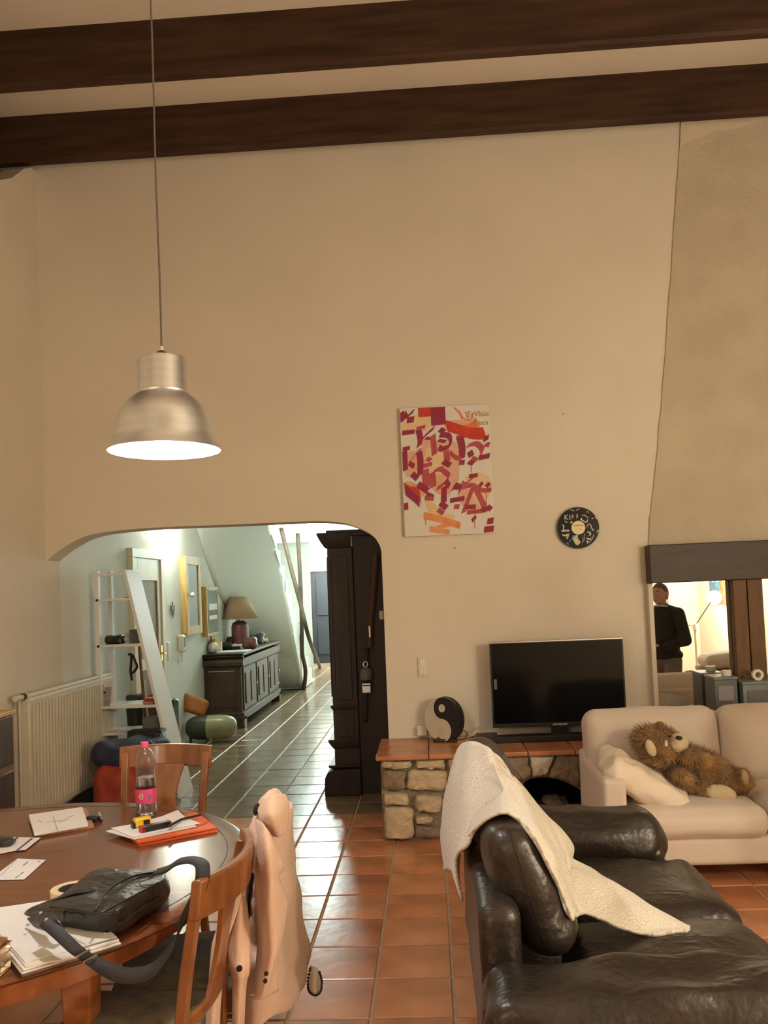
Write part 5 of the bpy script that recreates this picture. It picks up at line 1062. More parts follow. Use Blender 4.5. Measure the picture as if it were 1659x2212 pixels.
# sweeper and things standing behind the shelf
t = thing('carpet_sweeper', (-2.66, 7.4, 0), 'upright sweeper with black loop handle behind the white shelf', 'sweeper')
a_, b_ = at(284, 1415, Y=7.45), at(283, 1575, Y=7.45)
G().tube([Vector((-2.60, 7.45, .06)), Vector((-2.665, 7.45, 1.25))], .013, 8).build('brown_pole', M['chairwood'], t); G().tube([Vector((-2.575, 7.46, .06)), Vector((-2.625, 7.46, .92))], .011, 8).build('white_pole', M['white'], t)
hp_ = [at(u, v, Y=7.42) for u, v in ((284, 1414), (283, 1435), (282, 1450), (285, 1470))]; G().tube(cat(hp_, 4), [.012]*13, 8).build('grip', M['plastic_k'], t, smooth=True)
G().tube(cat([at(u, v, Y=7.42) for u, v in ((277, 1414), (286, 1414), (292, 1428), (296, 1440), (291, 1449), (284, 1455))], 4), .012, 8).build('loop_handle', M['plastic_k'], t, smooth=True)
G().soft((-2.56, 7.42, .05), (.28, .12, .07), .02, 4).build('sweeper_head', M['plastic_k'], t, smooth=True)
T1(G().soft((-2.70, 7.38, .76), (.12, .1, .08), .02, 3, wr=.01, ws=20).soft((-2.70, 7.38, .36), (.13, .12, .72), .03, 4, wr=.02, ws=8), 'folded_umbrella', M['teal'], 'dark green folded umbrella standing behind the white shelf', 'umbrella', smooth=True)
T1(G().soft((-2.40, 7.40, .38), (.17, .14, .72), .03, 4, wr=.03, ws=8), 'garment_bag', M['plastic_k'], 'black cloth bag standing behind the lower shelves', 'bag', smooth=True)
T1(G().soft((-2.55, 7.5, .40), (.12, .1, .76), .03, 4, wr=.02, ws=8), 'jute_bag', M['doorwood'], 'brown jute bag between the green and black bundles', 'bag', smooth=True)
t = thing('laundry_bag', (-2.1, 6.28, 0), 'big red and navy canvas bag on the floor behind the table', 'bag')
LB = at(248, 1690, Y=6.2); G().soft((LB.x, 6.35, .20), (.38, .44, .42), .12, 8, wr=.04, ws=5, seed=1).build('red_body', M['redcanvas'], t, smooth=True)
G().soft((LB.x+.06, 6.42, .46), (.52, .40, .20), .09, 8, wr=.05, ws=6, seed=4).build('navy_top', M['navy'], t, smooth=True)
T1(G().soft((-2.36, 6.72, .53), (.26, .16, .10), .03, 5, wr=.012, ws=12).box((-2.50, 6.66, .56), (-2.22, 6.79, .585)), 'black_crate', M['plastic_k'], 'black box behind the navy bag under the lowest shelf', 'box', smooth=40)
T1(G().box((-2.36, 6.9, 0), (-2.24, 7.1, .50)), 'cardboard_box', M['doorwood'], 'tall brown cardboard box under the white shelf unit', 'box', bevel=.005)
T1(G().soft((-2.15, 6.05, .012), (.55, .35, .02), .01, 6, wr=.01, ws=8), 'floor_cloth', M['paper'], 'pale cloth spread on the floor in front of the red bag', 'cloth', smooth=True)

# ---------------------------------------------------------------- hall wall pieces
t = thing('wall_cabinet', (LX, 9.73, 1.67), 'tall pine framed mirror cabinet with white knob on the hall wall', 'cabinet')
y0, y1, z0_, z1_ = 9.43, 10.04, 1.215, 2.135
G().box((LX, y0+.02, z0_+.02), (LX+.05, y1-.02, z1_-.02)).build('box', M['pine'], t, bevel=.004)
G().box((LX+.05, y0, z0_), (LX+.075, y0+.09, z1_)).box((LX+.05, y1-.09, z0_), (LX+.075, y1, z1_)).box((LX+.05, y0+.09, z0_), (LX+.075, y1-.09, z0_+.10)).box((LX+.05, y0+.09, z1_-.10), (LX+.075, y1-.09, z1_)).build('door_frame', M['pine'], t, bevel=.003); cdoor = t.children[-1] if t.children[-1].name.startswith('door_frame') else [c for c in t.children if c.name.startswith('door_frame')][0]
G().box((LX+.05, y0+.08, z0_+.09), (LX+.062, y1-.08, z1_-.09)).build('glass', M['mirror_d'], t, smooth=False); G().ell((LX+.10, y0+.14, 1.68), (.028, .03, .03)).build('knob', M['white'], t)
for z in (1.40, 1.98): G().tube([(LX+.07, y1+.005, z), (LX+.07, y1+.005, z+.05)], .008, 6).build('hinge', M['brass'], t)
t = thing('framed_print', (LX, 10.65, 1.45), 'light wood boxed picture on the hall wall above the sideboard', 'picture')
y0, y1, z0_, z1_ = at(436, 1300, X=LX).y, at(464, 1300, X=LX+.12).y, at(437, 1376, X=LX).z, at(437, 1268, X=LX).z
y0 = 10.28; y1 = 10.86
G().box((LX, y0, z0_), (LX+.075, y1, z1_)).build('box', M['pine'], t, bevel=.004); G().box((LX+.075, y0+.04, z0_+.04), (LX+.079, y1-.05, z1_-.04)).build('print', M['picture'], t, smooth=False)
for dz, hh in ((.70, .03), (.45, .08), (.33, .05)): G().box((LX+.079, y0+.08, z0_+dz-.12), (LX+.082, y1-.12, z0_+dz-.12+hh)).build('print_stripe', M['paper'], t, smooth=False)
t = thing('intercom', (LX, 9.35, 1.1), 'cream intercom handset with looping cord on the hall wall', 'intercom')
a_, b_ = at(382, 1372, X=LX), at(392, 1408, X=LX); G().soft((LX+.03, (a_.y+b_.y)/2, (a_.z+b_.z)/2), (.06, .14, a_.z-b_.z), .02, 5).build('handset', M['offwhite'], t, smooth=True); G().box((LX+.058, (a_.y+b_.y)/2-.02, b_.z+.06), (LX+.064, (a_.y+b_.y)/2+.03, a_.z-.03)).build('keypad', M['ink'], t, bevel=.002)
G().tube(cat([at(u, v, X=LX+.03) for u, v in ((385, 1408), (384, 1425), (388, 1436), (393, 1428), (392, 1410))], 5), .006, 6).build('cord', M['offwhite'], t, smooth=True)
a_, b_ = at(355, 1387, X=LX), at(362, 1426, X=LX); T1(G().soft((LX+.02, (a_.y+b_.y)/2, (a_.z+b_.z)/2), (.035, .07, a_.z-b_.z), .014, 4), 'thermostat', M['white'], 'narrow white switch unit on the wall right of the hall door', 'thermostat', smooth=True)
kp = at(373, 1312, X=LX+.02); t = thing('key_holder', kp, 'little bunch of keys hanging on the hall wall', 'keys')
G().tube([kp+V((0, 0, .06)), kp+V((0, 0, .02))], .006, 6).build('hook', M['plastic_k'], t); G().box(kp+V((-.01, -.05, -.04)), kp+V((.01, .05, .03))).build('tag', M['ink'], t, bevel=.004)
for dy in (-.03, .0, .03): G().box(kp+V((-.004, dy-.008, -.12+abs(dy))), kp+V((.004, dy+.008, -.03))).build('key', M['grey'], t, bevel=.002)
t = thing('wall_sconce', (LX, 9.02, 2.5), 'glowing wall light high on the hall wall left of the mirror cabinet', 'lamp')
G().box((LX, 8.92, 2.46), (LX+.03, 9.12, 2.60)).build('back_plate', M['white'], t, bevel=.004); G().ell((LX+.10, 9.02, 2.52), (.055, .055, .055), 20, 12).build('globe', M['bulb_c'], t, smooth=True)
t = thing('hall_ceiling_light', (-1.75, 17.2, 2.6), 'bright ceiling light near the far end of the hallway', 'lamp')
G().lathe([(0, 0), (.14, 0), (.15, .02), (.15, .05), (0, .05)], (-1.75, 17.2, 2.70), 32, cap=False).build('housing', M['white'], t); G().lathe([(0, -.04), (.08, -.03), (.13, 0), (0, 0)], (-1.75, 17.2, 2.70), 32, cap=False).build('diffuser', M['bulb_c'], t, smooth=True)

# ---------------------------------------------------------------- sideboard and what stands on it
t = thing('sideboard', (-2.6, 11.5, 0), 'long dark oak sideboard with three doors in the hallway', 'sideboard')
SX, SY0, SY1 = -2.40, 10.30, 12.80
G().box((LX, SY0, .10), (SX, SY1, .86)).build('body', M['sidewood'], t, bevel=.004)
G().prism([(LX, SY0-.05, .925), (LX, SY0-.05, .895), (LX, SY0-.03, .875), (LX, SY0+.0, .865), (LX, SY0-.02, .85), (LX, SY0-.05, .82), (LX, SY0-.045, .78), (LX, SY0-.005, .755), (LX, SY0+.02, .76), (LX, SY0+.02, .925)], (SX-LX+.04, 0, 0)).build('side_moulding', M['sidewood'], t)
G().box((LX, SY0-.05, .895), (SX+.05, SY1+.05, .925)).box((SX-.02, SY0-.02, .76), (SX+.035, SY1+.02, .86)).build('top', M['sidewood'], t, bevel=.008)
G().box((LX, SY0-.02, 0), (LX+.12, SY0+.1, .12)).box((SX-.12, SY0-.03, 0), (SX+.03, SY0+.12, .14)).box((SX-.1, SY1-.12, 0), (SX+.03, SY1+.02, .14)).box((LX, SY0-.02, .10), (SX+.03, SY1+.02, .19)).build('plinth', M['sidewood'], t, bevel=.006)
G().box((LX+.07, SY0-.006, .25), (SX-.07, SY0+.006, .70)).build('end_panel', M['sidewood'], t, bevel=.005); G().box((LX+.06, SY0-.012, .705), (SX-.08, SY0+.004, .715)).build('end_bead', M['pine'], t)
for k in range(3):
    ya = SY0+.07+k*.81; f_ = G().box((SX, ya, .21), (SX+.016, ya+.74, .74)); o = f_.build('door', M['sidewood'], t, bevel=.003)
    G().box((SX+.016, ya+.08, .28), (SX+.028, ya+.34, .67)).box((SX+.016, ya+.40, .28), (SX+.028, ya+.66, .67)).build('panel', M['sidewood'], o, bevel=.008); G().ell((SX+.035, ya+.70, .47), (.015, .015, .02), 10, 8).build('knob', M['brass'], o)
ST = .926; lc = at(519, 1398, Z=ST); lc = Vector((-2.66, 11.55, ST))
lc = Vector((at(518, 1350, Y=11.5).x, 11.5, ST))
t = thing('table_lamp', lc, 'table lamp with wide straw shade and rose ceramic base', 'lamp')
zs0, zs1 = at(518, 1336, Y=11.5).z, at(515, 1289, Y=11.5).z; rs0 = 42*11.5/FPX; rs1 = 19*11.5/FPX
G().lathe([(rs0, zs0-ST), (rs1, zs1-ST)], lc, 48, cap=False).build('shade', M['shade'], t, smooth=True); o = t.children[0]; q_ = o.modifiers.new('s', 'SOLIDIFY'); q_.thickness = .004
zb1 = zs0-ST-.03; G().lathe([(0, 0), (.105, 0), (.118, .03), (.118, zb1-.08), (.10, zb1-.03), (.05, zb1), (0, zb1)], lc, 32, cap=False).build('base', M['rose'], t, smooth=50)
G().tube([lc+V((0, 0, zb1)), lc+V((0, 0, zs1-ST))], .008, 8).build('stem', M['brass'], t); G().ell(lc+V((0, 0, zb1+.12)), (.03, .03, .05)).build('bulb', M['white'], t)
def on_sb(u, v, dx=0): return at(u, v, Z=ST)
def SB(name, u, v, sz, m, label, c, r=.01, wr=0, rz=0):
    xx = {'telephone': -2.77, 'desk_clock': -2.79, 'papers_heap': -2.56, 'small_basket': -2.50, 'white_cup': -2.44}.get(name); p = at(u, v, X=xx) if xx else on_sb(u, v); p.x = min(p.x, SX-.02); p.z = ST+sz[2]/2+.001; return T1(G().soft(p, sz, r, 4, rot=rotZ(rz), wr=wr, ws=18), name, m, label, c, smooth=True)
SB('white_helmet', 461, 1411, (.13, .13, .14), M['paper'], 'cream crumpled cap at the near left corner of the sideboard', 'cap', .06, .008)
p = on_sb(472, 1409); T1(G().box((p.x-.03, p.y, ST), (p.x+.04, p.y+.05, ST+.13)), 'note_box', M['tape'], 'small beige note box beside the cream cap', 'box', bevel=.003)
p = at(463, 1396, X=-2.80); T1(G().box((p.x-.05, p.y+.0, ST+.11), (p.x+.04, p.y+.04, ST+.18)).box((p.x-.02, p.y+.01, ST), (p.x+.01, p.y+.03, ST+.11)), 'yellow_note', M['yellow'], 'yellow sticky note block behind the cream cap', 'note block', bevel=.002)
p = Vector((-2.83, 10.55, ST)); T1(G().lathe([(0, 0), (.03, 0), (.032, .12), (.012, .18), (.012, .22), (.022, .26), (0, .27)], p, 12, cap=False), 'bottle_figure', M['wicker'], 'slim brown statuette against the wall at the sideboard end', 'statuette', smooth=True)
p = on_sb(512, 1409); T1(G().box((p.x-.30, p.y, ST), (p.x+.12, p.y+.30, ST+.012)), 'white_papers', M['paper_w'], 'white papers at the front edge of the sideboard top', 'papers', bevel=.002)
p = on_sb(503, 1403); t = thing('letter_tray', (p.x, p.y+.1, ST), 'black tray with white letters in front of the lamp', 'tray')
G().box((p.x-.28, p.y+.02, ST), (p.x+.10, p.y+.42, ST+.04)).build('tray', M['plastic_k'], t, bevel=.004); G().box((p.x-.26, p.y+.04, ST+.04), (p.x+.08, p.y+.40, ST+.055)).build('letters', M['paper_w'], t); G().hexa([(p.x-.14, p.y+.30, ST+.055), (p.x+.10, p.y+.30, ST+.055), (p.x+.10, p.y+.32, ST+.055), (p.x-.14, p.y+.32, ST+.055), (p.x-.12, p.y+.34, ST+.10), (p.x+.08, p.y+.34, ST+.10), (p.x+.08, p.y+.35, ST+.10), (p.x-.12, p.y+.35, ST+.10)]).build('envelope', M['paper_w'], t)
SB('telephone', 489, 1397, (.14, .12, .10), M['plastic_k'], 'black desk telephone left of the rose lamp base', 'telephone', .03, .012); SB('desk_clock', 497, 1391, (.10, .1, .16), M['plastic_k'], 'dark round clock behind the telephone', 'clock', .04, .008)
SB('brown_bag', 540, 1401, (.20, .16, .15), M['rose'], 'reddish brown leather pouch right of the letters', 'pouch', .05, .012); SB('white_cup', 552, 1393, (.05, .05, .07), M['paper'], 'small white cup beside the brown pouch', 'cup', .02)
SB('papers_heap', 556, 1382, (.20, .18, .16), M['greyblue'], 'heap of pale crumpled papers right of the lamp', 'papers', .03, .035); SB('small_basket', 568, 1384, (.14, .16, .07), M['wicker'], 'small basket at the far end of the sideboard', 'basket', .03, .01)
p = at(590, 1512, Z=0); T1(G().box((p.x-.03, p.y-.02, 0), (p.x+.05, p.y+.1, .24)).box((p.x-.05, p.y-.03, .24), (p.x+.09, p.y+.12, .27)), 'door_stop_stool', M['offwhite'], 'small cream stool at the far end of the sideboard', 'stool', bevel=.006)

# ---------------------------------------------------------------- small padded hall chair
hc = at(460, 1590, Z=0); t = thing('padded_chair', hc, 'low round-seated chair in dark and pale green with orange back', 'chair')
sc_ = at(455, 1572, Y=9.35); wpx = 9.35/FPX
zc = sc_.z; L_ = 57*wpx
def seat_piece(x0, x1, nm, m, e0, e1):
    prof = []; n = 14
    for i in range(n+1):
        x = x0+(x1-x0)*i/n; s = (x-sc_.x)/L_; r = max(.0, (1-abs(s)**4))**.42*.138; prof.append((max(r, .0), x))
    G().lathe([(r, x-sc_.x) for r, x in prof], (sc_.x, 9.38, zc), 32, cap=True, ax='X').build(nm, m, t, smooth=60)
xm = at(449, 1570, Y=9.35).x
seat_piece(sc_.x-L_, xm, 'seat_dark', M['teal'], 0, 1); seat_piece(xm, sc_.x+L_, 'seat_pale', M['pistachio'], 1, 0)
bk_ = at(418, 1523, Y=9.5); G().soft(bk_, (.32, .10, .20), .045, 6, rot=rotZ(R(10)) @ rotY(R(22)) @ rotX(R(-14)), wr=.004).build('backrest', M['orangefab'], t, smooth=True)
G().tube([bk_+V((.02, .02, -.08)), V((sc_.x-.06, 9.45, zc))], .012, 8).build('back_stem', M['chrome'], t)
for u, v in ((412, 1600), (455, 1605), (494, 1592)): p = at(u, v, Z=0.0); G().tube([V((p.x, p.y, 0)), V((p.x, p.y, zc-.10))], [.016, .02], 8).build('leg', M['plastic_k'] if u != 455 else M['pistachio'], t)

# ---------------------------------------------------------------- armoire against the right hall wall
t = thing('armoire', (-.65, 7.2, 0), 'tall dark oak armoire with stepped cornice just beyond the archway', 'armoire')
D = M['darkwood']; ax0, ax1, ay0, ay1 = -.865, -.315, 6.70, 8.3
ax0 = at(716, 1450, Y=6.75).x
G().box((ax0, 6.75, .12), (-.62, ay1, 2.02)).build('carcass', D, t, bevel=.006)
G().box((-.62, 6.78, 0), (-.315, ay1, 2.12)).build('side_panel', D, t, bevel=.004)
def mould(zt, zb, out, xr=-.63): 
    pr = [(out, zt), (out, zt-.015), (out*.7, (zt+zb)/2), (out*.25, zb+.01), (.0, zb), (-.02, zb), (-.02, zt)]
    g = G(); a = [(ax0-o_, 6.75-o_*.5, z_) for o_, z_ in pr]; b = [(xr, 6.75-o_*.5, z_) for o_, z_ in pr]; c = [(ax0-o_, ay1, z_) for o_, z_ in pr]; n = len(pr)
    g.add(a+b+c, [(i, (i+1) % n, n+(i+1) % n, n+i)[::-1] for i in range(n)]+[(i, (i+1) % n, 2*n+(i+1) % n, 2*n+i) for i in range(n)]+[tuple(range(n, 2*n))]); return g
mould(2.13, 2.00, .075).build('cornice', D, t); G().box((ax0+.0, 6.74, 2.10), (-.4, ay1, 2.15)).build('cornice_top', D, t, bevel=.004)
for zt, zb, o_ in ((.725, .68, .018), (.45, .37, .045), (.245, .20, .05)): mould(zt, zb, o_).build('moulding', D, t)
G().prism([(ax0-.0, 6.72, .21), (ax0-.06, 6.72, .19), (ax0-.085, 6.72, .14), (ax0-.09, 6.72, .0), (-.62, 6.72, 0), (-.62, 6.72, .21)], (0, 1.5, 0)).build('foot_block', D, t, bevel=.006)
G().box((ax0+.03, 6.742, .76), (-.66, 6.752, 1.94)).build('end_panel', D, t, bevel=.008); G().box((ax0+.03, 6.742, .47), (-.66, 6.752, .66)).build('end_panel', D, t, bevel=.006)
for y in (6.85, 7.58): G().box((ax0-.02, y, .78), (ax0+.002, y+.66, 1.94)).build('door', D, t, bevel=.008)
def st_(u, v, y=6.73): return at(u, v, Y=y)
t = thing('hanging_belts', st_(800, 1350), 'dark red leather belts hanging on the armoire side', 'belts')
ribbon('belt', [(st_(812, 1195), V((1, 0, 0))), (st_(806, 1280), V((1, .1, 0))), (st_(800, 1345), V((1, 0, 0))), (st_(798, 1400), V((1, 0, 0)))], .045, mat('oxblood_leather', (.085, .028, .022), .5), t)
ribbon('belt', [(st_(792, 1400, 6.72), V((1, 0, 0))), (st_(790, 1480, 6.72), V((1, .1, 0))), (st_(789, 1560, 6.72), V((1, 0, 0)))], .035, M['darkwood'], t)
G().box(st_(796, 1352, 6.72), st_(801, 1377, 6.715)).build('buckle', M['chrome'], t, bevel=.002)
p = st_(790, 1447, 6.69); t = thing('hanging_charm', p, 'grey bell-shaped ornament hanging on the armoire side', 'ornament')
G().lathe([(0, -.085), (.045, -.08), (.05, -.05), (.045, .0), (.02, .02), (0, .022)], p, 20, cap=False).build('bell', M['grey'], t, smooth=50); G().tube([p+V((.018*cos(k*pi/8), 0, .045+.022*sin(k*pi/8))) for k in range(16)], .006, 6, closed=True).build('ring', M['alu'], t); q = p+V((0, -.0, -.085)); G().box(q+V((-.035, -.01, -.10)), q+V((.035, .01, -.02))).build('pendant_plate', M['alu'], t, bevel=.004)
G().box(q+V((-.03, -.012, -.045)), q+V((.03, -.008, -.035))).build('plate_slot', M['plastic_k'], t)
p = at(824, 1329, Y=6.762); T1(G().soft(p, (.035, .04, .075), .012, 4), 'door_latch', M['plastic_w'], 'small cream latch sticking out beside the right edge of the archway', 'latch', smooth=True)

# ---------------------------------------------------------------- right side of the room, seen in the mirror (plane Y=6.062)
MY = 6.062
def mir(u, v, Yv): p = at(u, v, Y=Yv); return Vector((p.x, 2*MY-Yv, p.z))
# low chest with basket and pillow
c1 = mir(1548, 1440, 9.3); t = thing('low_chest', (c1.x, c1.y, 0), 'low pale wooden chest in the mirror reflection under the pillow', 'chest')
zc_ = mir(1520, 1458, 9.2).z; xl = mir(1483, 1458, 9.2).x
G().box((xl, c1.y-.22, .05), (xl+.95, c1.y+.22, zc_)).build('body', M['plastic_w'], t, bevel=.01); G().box((xl+.05, c1.y-.2, 0), (xl+.9, c1.y+.2, .06)).build('plinth', M['mantel'], t)
a = mir(1498, 1457, 9.2); T1(G().lathe([(0, 0), (.075, 0), (.095, .045), (.085, .045), (.068, .01), (0, .01)], (a.x, a.y, zc_), 24, cap=False), 'wicker_tray', M['wicker'], 'small round wicker bowl left of the pillow in the reflection', 'bowl', smooth=50)
a = mir(1517, 1450, 9.2); T1(G().lathe([(0, 0), (.05, 0), (.075, .10), (.068, .10), (.045, .01), (0, .01)], (a.x, a.y, zc_), 24, cap=False), 'white_bowl', M['white'], 'white bowl under the tip of the speckled pillow', 'bowl', smooth=50)
a = mir(1556, 1436, 9.1); t = thing('speckled_pillow', a, 'speckled pale pillow seen in the mirror above the boxes', 'pillow')
G().soft((a.x+.06, a.y, zc_+.17), (.52, .36, .14), .065, 10, rot=rotY(R(-4)), bulge=(0, 0, .02), wr=.006).build('cover', M['speckle'], t, smooth=True); G().soft((a.x+.10, a.y, zc_+.045), (.46, .34, .09), .04, 6).build('underside', M['greyblue'], t, smooth=True)
T1(G().soft((a.x-.13, a.y+.16, zc_+.035), (.10, .08, .06), .025, 4), 'black_pouch', M['plastic_k'], 'small black object left of the pillow in the reflection', 'pouch', smooth=True)
# floor lamp with swing arm
lp = Vector((3.72, 1.05, 0)); t = thing('floor_lamp', lp, 'white swing-arm floor lamp glowing in the corner, seen in the mirror', 'lamp')
a = mir(1502, 1352, 2*MY-.95); a.y = .95
G().lathe([(0, 0), (.15, 0), (.15, .02), (.02, .03), (0, .03)], (a.x, a.y, 0), 32, cap=False).build('base', M['white'], t); G().tube([(a.x, a.y, .02), (a.x, a.y, a.z)], .022, 12).build('pole', M['plastic_w'], t, smooth=40)
b_ = mir(1466, 1350, 2*MY-.95); G().tube([(a.x, a.y, a.z), (b_.x, .95, b_.z+.02)], .010, 8).build('counter_arm', M['chrome'], t); G().tube([(a.x, a.y, a.z), (lp.x-.02, lp.y, 1.34)], .010, 8).build('arm', M['chrome'], t); G().tube([(a.x, a.y, a.z-.05), (a.x, a.y, a.z+.03)], .035, 12).build('joint', M['plastic_w'], t, bevel=.004)
G().ell((lp.x, lp.y, 1.36), (.065, .065, .065), 24, 16).build('globe', M['bulb_w'], t, smooth=True)
# painting on the right wall
a = mir(1539, 1303, 2*MY-1.2); y0 = 2*MY-RX/(ray(1539, 1303).x/ray(1539, 1303).y); zb = at(1539, 1303, Y=2*MY-y0).z
t = thing('abstract_painting', (RX, y0+.4, zb+.4), 'red and blue abstract canvas on the right wall, seen in the mirror', 'painting')
G().box((RX-.03, y0, zb), (RX, y0+1.0, zb+.8)).build('canvas', mat('red_canvas_paint', (.42, .05, .03), .6, col2=(.55, .16, .07), vs=12), t)
G().box((RX-.032, y0+.02, zb+.03), (RX-.029, y0+.42, zb+.78)).build('blue_field', mat('blue_paint', (.02, .09, .25), .6, col2=(.10, .22, .18), vs=16), t, smooth=False)
for k, (yy_, zz_, cc) in enumerate(((.12, .30, (.22, .30, .62)), (.30, .30, (.15, .35, .5)), (.55, .3, (.75, .30, .12)), (.72, .28, (.70, .16, .1)))): G().box((RX-.034, y0+yy_, zb+zz_), (RX-.031, y0+yy_+.11, zb+zz_+.3)).build('colour_block', mat('block_paint', cc, .6), t, smooth=False)
a = mir(1436, 1292, 2*MY+.5-.02); t = thing('picture_frame', (a.x, -.5, a.z), 'tiny grey picture frame on the rear wall behind the man', 'picture frame')
G().box((a.x-.07, -.5, a.z-.1), (a.x+.05, -.475, a.z+.06)).build('frame', M['grey'], t, bevel=.003); G().box((a.x-.05, -.476, a.z-.08), (a.x+.03, -.470, a.z+.04)).build('print', M['paper'], t)

# ---------------------------------------------------------------- the man, standing right of the leather sofa, seen in the mirror
YV = 8.55; RYm = 2*MY-YV; zeye = at(1424, 1281, Y=YV).z; cxm = at(1433, 1350, Y=YV).x
man = thing('person', (cxm, RYm, 0), 'man in a dark jumper and grey trousers seen in the mirror', 'person')
HGT = zeye+.125; s = HGT/1.75
# local frame: facing +Y' ; turned so that he looks towards -X and slightly to the mirror
FA = R(48)
Rm = Matrix.Rotation(FA, 3, 'Z')
def lp_(x, y, z): return Vector((cxm, RYm, 0))+Rm @ (Vector((x, y, z))*s)
def caps(g, a, ra, b, rb): g.caps(lp_(*a), ra*s, lp_(*b), rb*s, 14)
def ellb(g, c, r, tilt=0): g.ell(lp_(*c), [q*s for q in r], 20, 14, rot=Rm @ rotX(tilt))
arms = [((-.180, -.01, 1.385), (-.265, .0, 1.10), (-.13, .20, 1.06), (-.07, .27, 1.08)), ((.180, -.01, 1.385), (.265, .0, 1.10), (.15, .20, 1.05), (.07, .27, 1.06))]
HT = .30   # head bowed forward
hc_ = (0, .035, 1.605)
body = G()
caps(body, (0, -.01, 1.02), .125, (0, -.01, 1.36), .135); ellb(body, (0, -.01, .95), (.17, .115, .12)); caps(body, (-.12, -.015, 1.40), .06, (.12, -.015, 1.40), .06); caps(body, (0, -.01, 1.42), .058, (0, .02, 1.54), .054)
for sg in (-1, 1):
    caps(body, (sg*.09, 0, .90), .085, (sg*.10, .01, .50), .055); caps(body, (sg*.10, .01, .50), .055, (sg*.10, -.02, .09), .038); caps(body, (sg*.10, -.03, .045), .04, (sg*.115, .13, .03), .03)
for (S0, E0, W0, H0) in arms: caps(body, S0, .052, E0, .042); caps(body, E0, .042, W0, .030); ellb(body, H0, (.035, .045, .018))
for k, (S0, E0, W0, H0) in enumerate(arms):
    sg = -1 if k == 0 else 1
    for i in range(4):
        fx = H0[0]+(-.024+.016*i); L_ = (.038, .044, .042, .032)[i]; a = (fx, H0[1]+.035, H0[2]+.002); b = (fx-sg*.01, a[1]+L_*.7, a[2]-.008); c = (fx-sg*.02, b[1]+L_*.15, b[2]-L_*.6)
        caps(body, a, .0088, b, .0080); caps(body, b, .0080, c, .0070)
    a = (H0[0]-sg*.03, H0[1]+.005, H0[2]+.008); b = (H0[0]-sg*.052, H0[1]+.035, H0[2]+.014); caps(body, a, .011, b, .0095); caps(body, b, .0095, (b[0]+sg*.006, b[1]+.028, b[2]+.006), .0078)
ellb(body, hc_, (.076, .096, .112), -HT); ellb(body, (0, .065, 1.545), (.056, .058, .05), -HT)
ellb(body, (0, .136, 1.584), (.014, .026, .020), -HT); ellb(body, (0, .128, 1.606), (.010, .014, .03), -HT); ellb(body, (0, .119, 1.545), (.024, .010, .006), -HT); ellb(body, (0, .118, 1.535), (.022, .010, .006), -HT); ellb(body, (0, .105, 1.512), (.022, .018, .018))
for sg in (-1, 1): ellb(body, (sg*.080, .03, 1.598), (.011, .022, .034), -HT); ellb(body, (sg*.030, .120, 1.634), (.022, .010, .007), -HT); ellb(body, (sg*.040, .095, 1.575), (.022, .022, .026), -HT)
o = body.build('body', M['skin'], man, smooth=True); r = o.modifiers.new('remesh', 'REMESH'); r.mode = 'VOXEL'; r.voxel_size = .0052; r.use_smooth_shade = True; sm = o.modifiers.new('sm', 'SMOOTH'); sm.iterations = 4
ey = G()
for sg in (-1, 1): ey.ell(lp_(sg*.031, .1185, 1.612), (.0105*s,)*3, 10, 8)
ey.build('eyes', M['white'], man, smooth=True); pu = G()
for sg in (-1, 1): pu.ell(lp_(sg*.031, .1265, 1.610), (.0050*s,)*3, 8, 6)
pu.build('pupils', M['plastic_k'], man, smooth=True)
lips = G(); lips.ell(lp_(0, .127, 1.540), (.020*s, .006*s, .006*s), 10, 8, rot=Rm); lips.build('lips', mat('lips', (.42, .18, .15), .5), man, smooth=True)
brow = G()
for sg in (-1, 1): brow.ell(lp_(sg*.031, .129, 1.637), (.020*s, .005*s, .0045*s), 10, 6, rot=Rm)
brow.build('eyebrows', M['hair'], man, smooth=True)
hr = G(); hr.ell(lp_(0, .026, 1.614), (.082*s, .103*s, .116*s), 40, 28, rot=Rm @ rotX(-HT)); o = hr.build('hair', M['hair'], man, smooth=True)
for v_ in o.data.vertices:      # trim the cap back to a short haircut: hairline above the forehead, open face
    q = Rm.transposed() @ (v_.co+man.location-Vector((cxm, RYm, 0)))/s
    line = 1.672 if q.y > .085 else 1.61+.062*max(0, (q.y-.03)/.055) if q.y > .03 else 1.545
    if q.z < line: v_.co = v_.co.lerp(lp_(0, .03, 1.60)-man.location, .16)
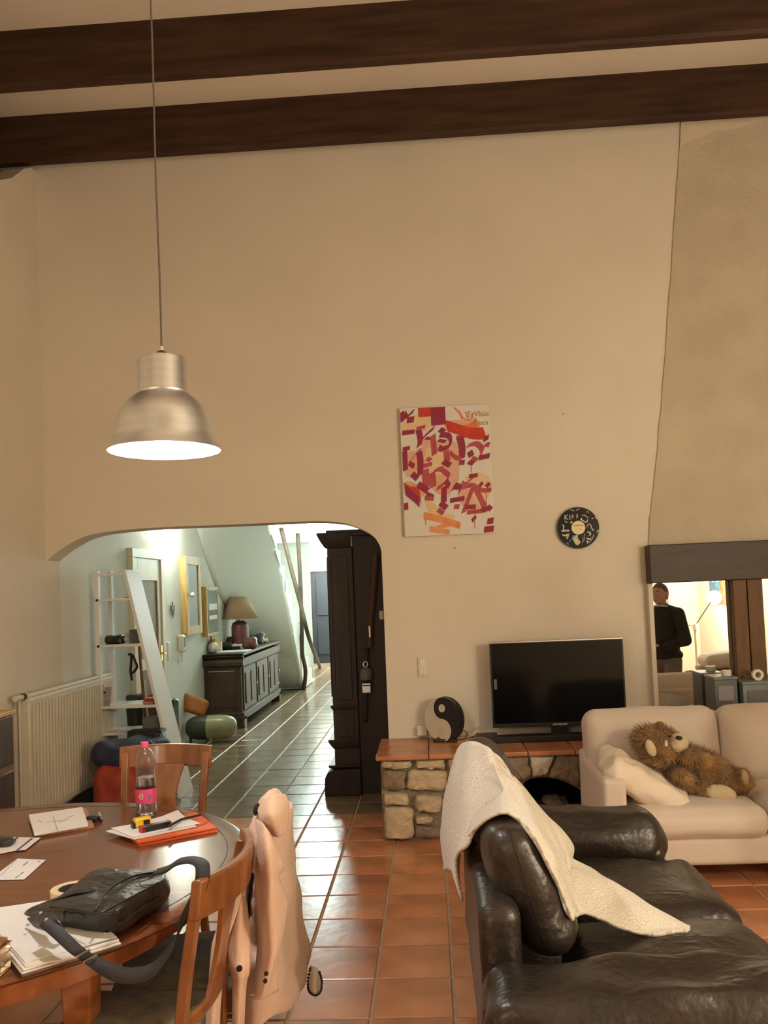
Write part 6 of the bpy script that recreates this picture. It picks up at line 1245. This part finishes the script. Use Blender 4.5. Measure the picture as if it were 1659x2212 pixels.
jm = G(); caps(jm, (0, -.01, .98), .155, (0, -.01, 1.34), .155); ellb(jm, (0, -.01, .94), (.20, .148, .085)); [caps(jm, (0, -.01, 1.455), .052, (q_*.16, -.01, 1.392), .066) for q_ in (-1, 1)]; caps(jm, (-.13, -.015, 1.375), .078, (.13, -.015, 1.375), .078); caps(jm, (0, -.01, 1.40), .08, (0, .005, 1.465), .066); ellb(jm, (0, .05, 1.05), (.15, .13, .14))
for (S0, E0, W0, H0) in arms: caps(jm, S0, .072, E0, .060); caps(jm, E0, .060, W0, .044)
o = jm.build('jumper', M['jumper'], man, smooth=True); r = o.modifiers.new('remesh', 'REMESH'); r.mode = 'VOXEL'; r.voxel_size = .008; r.use_smooth_shade = True; sm = o.modifiers.new('sm', 'SMOOTH'); sm.iterations = 6
tr_g = G(); ellb(tr_g, (0, -.01, .92), (.18, .13, .13))
for sg in (-1, 1): caps(tr_g, (sg*.09, 0, .88), .102, (sg*.10, .01, .50), .074); caps(tr_g, (sg*.10, .01, .50), .074, (sg*.10, -.02, .09), .064)
o = tr_g.build('trousers', M['trouser'], man, smooth=True); r = o.modifiers.new('remesh', 'REMESH'); r.mode = 'VOXEL'; r.voxel_size = .009; r.use_smooth_shade = True; sm = o.modifiers.new('sm', 'SMOOTH'); sm.iterations = 5
for sg in (-1, 1): G().soft(lp_(sg*.108, .045, .035), (.10*s, .29*s, .075*s), .035, 6, rot=Rm @ rotZ(-sg*.08)).build('shoe', M['bagleather'], man, smooth=True)
col_g = G(); col_g.tube([lp_(.074*cos(2*pi*k/20), .012+.068*sin(2*pi*k/20), 1.468+.012*sin(2*pi*k/20)-.0) for k in range(20)], .013*s, 8, closed=True); col_g.build('shirt_collar', M['shirt'], man, smooth=True)
G().soft(lp_(0, .315, 1.085), (.075*s, .012*s, .15*s), .004, 3, rot=Rm @ rotX(R(-50))).build('phone', M['plastic_k'], smooth=True); o = bpy.data.objects['phone']; tag(o, 'dark phone held in both hands by the man in the mirror', 'phone')
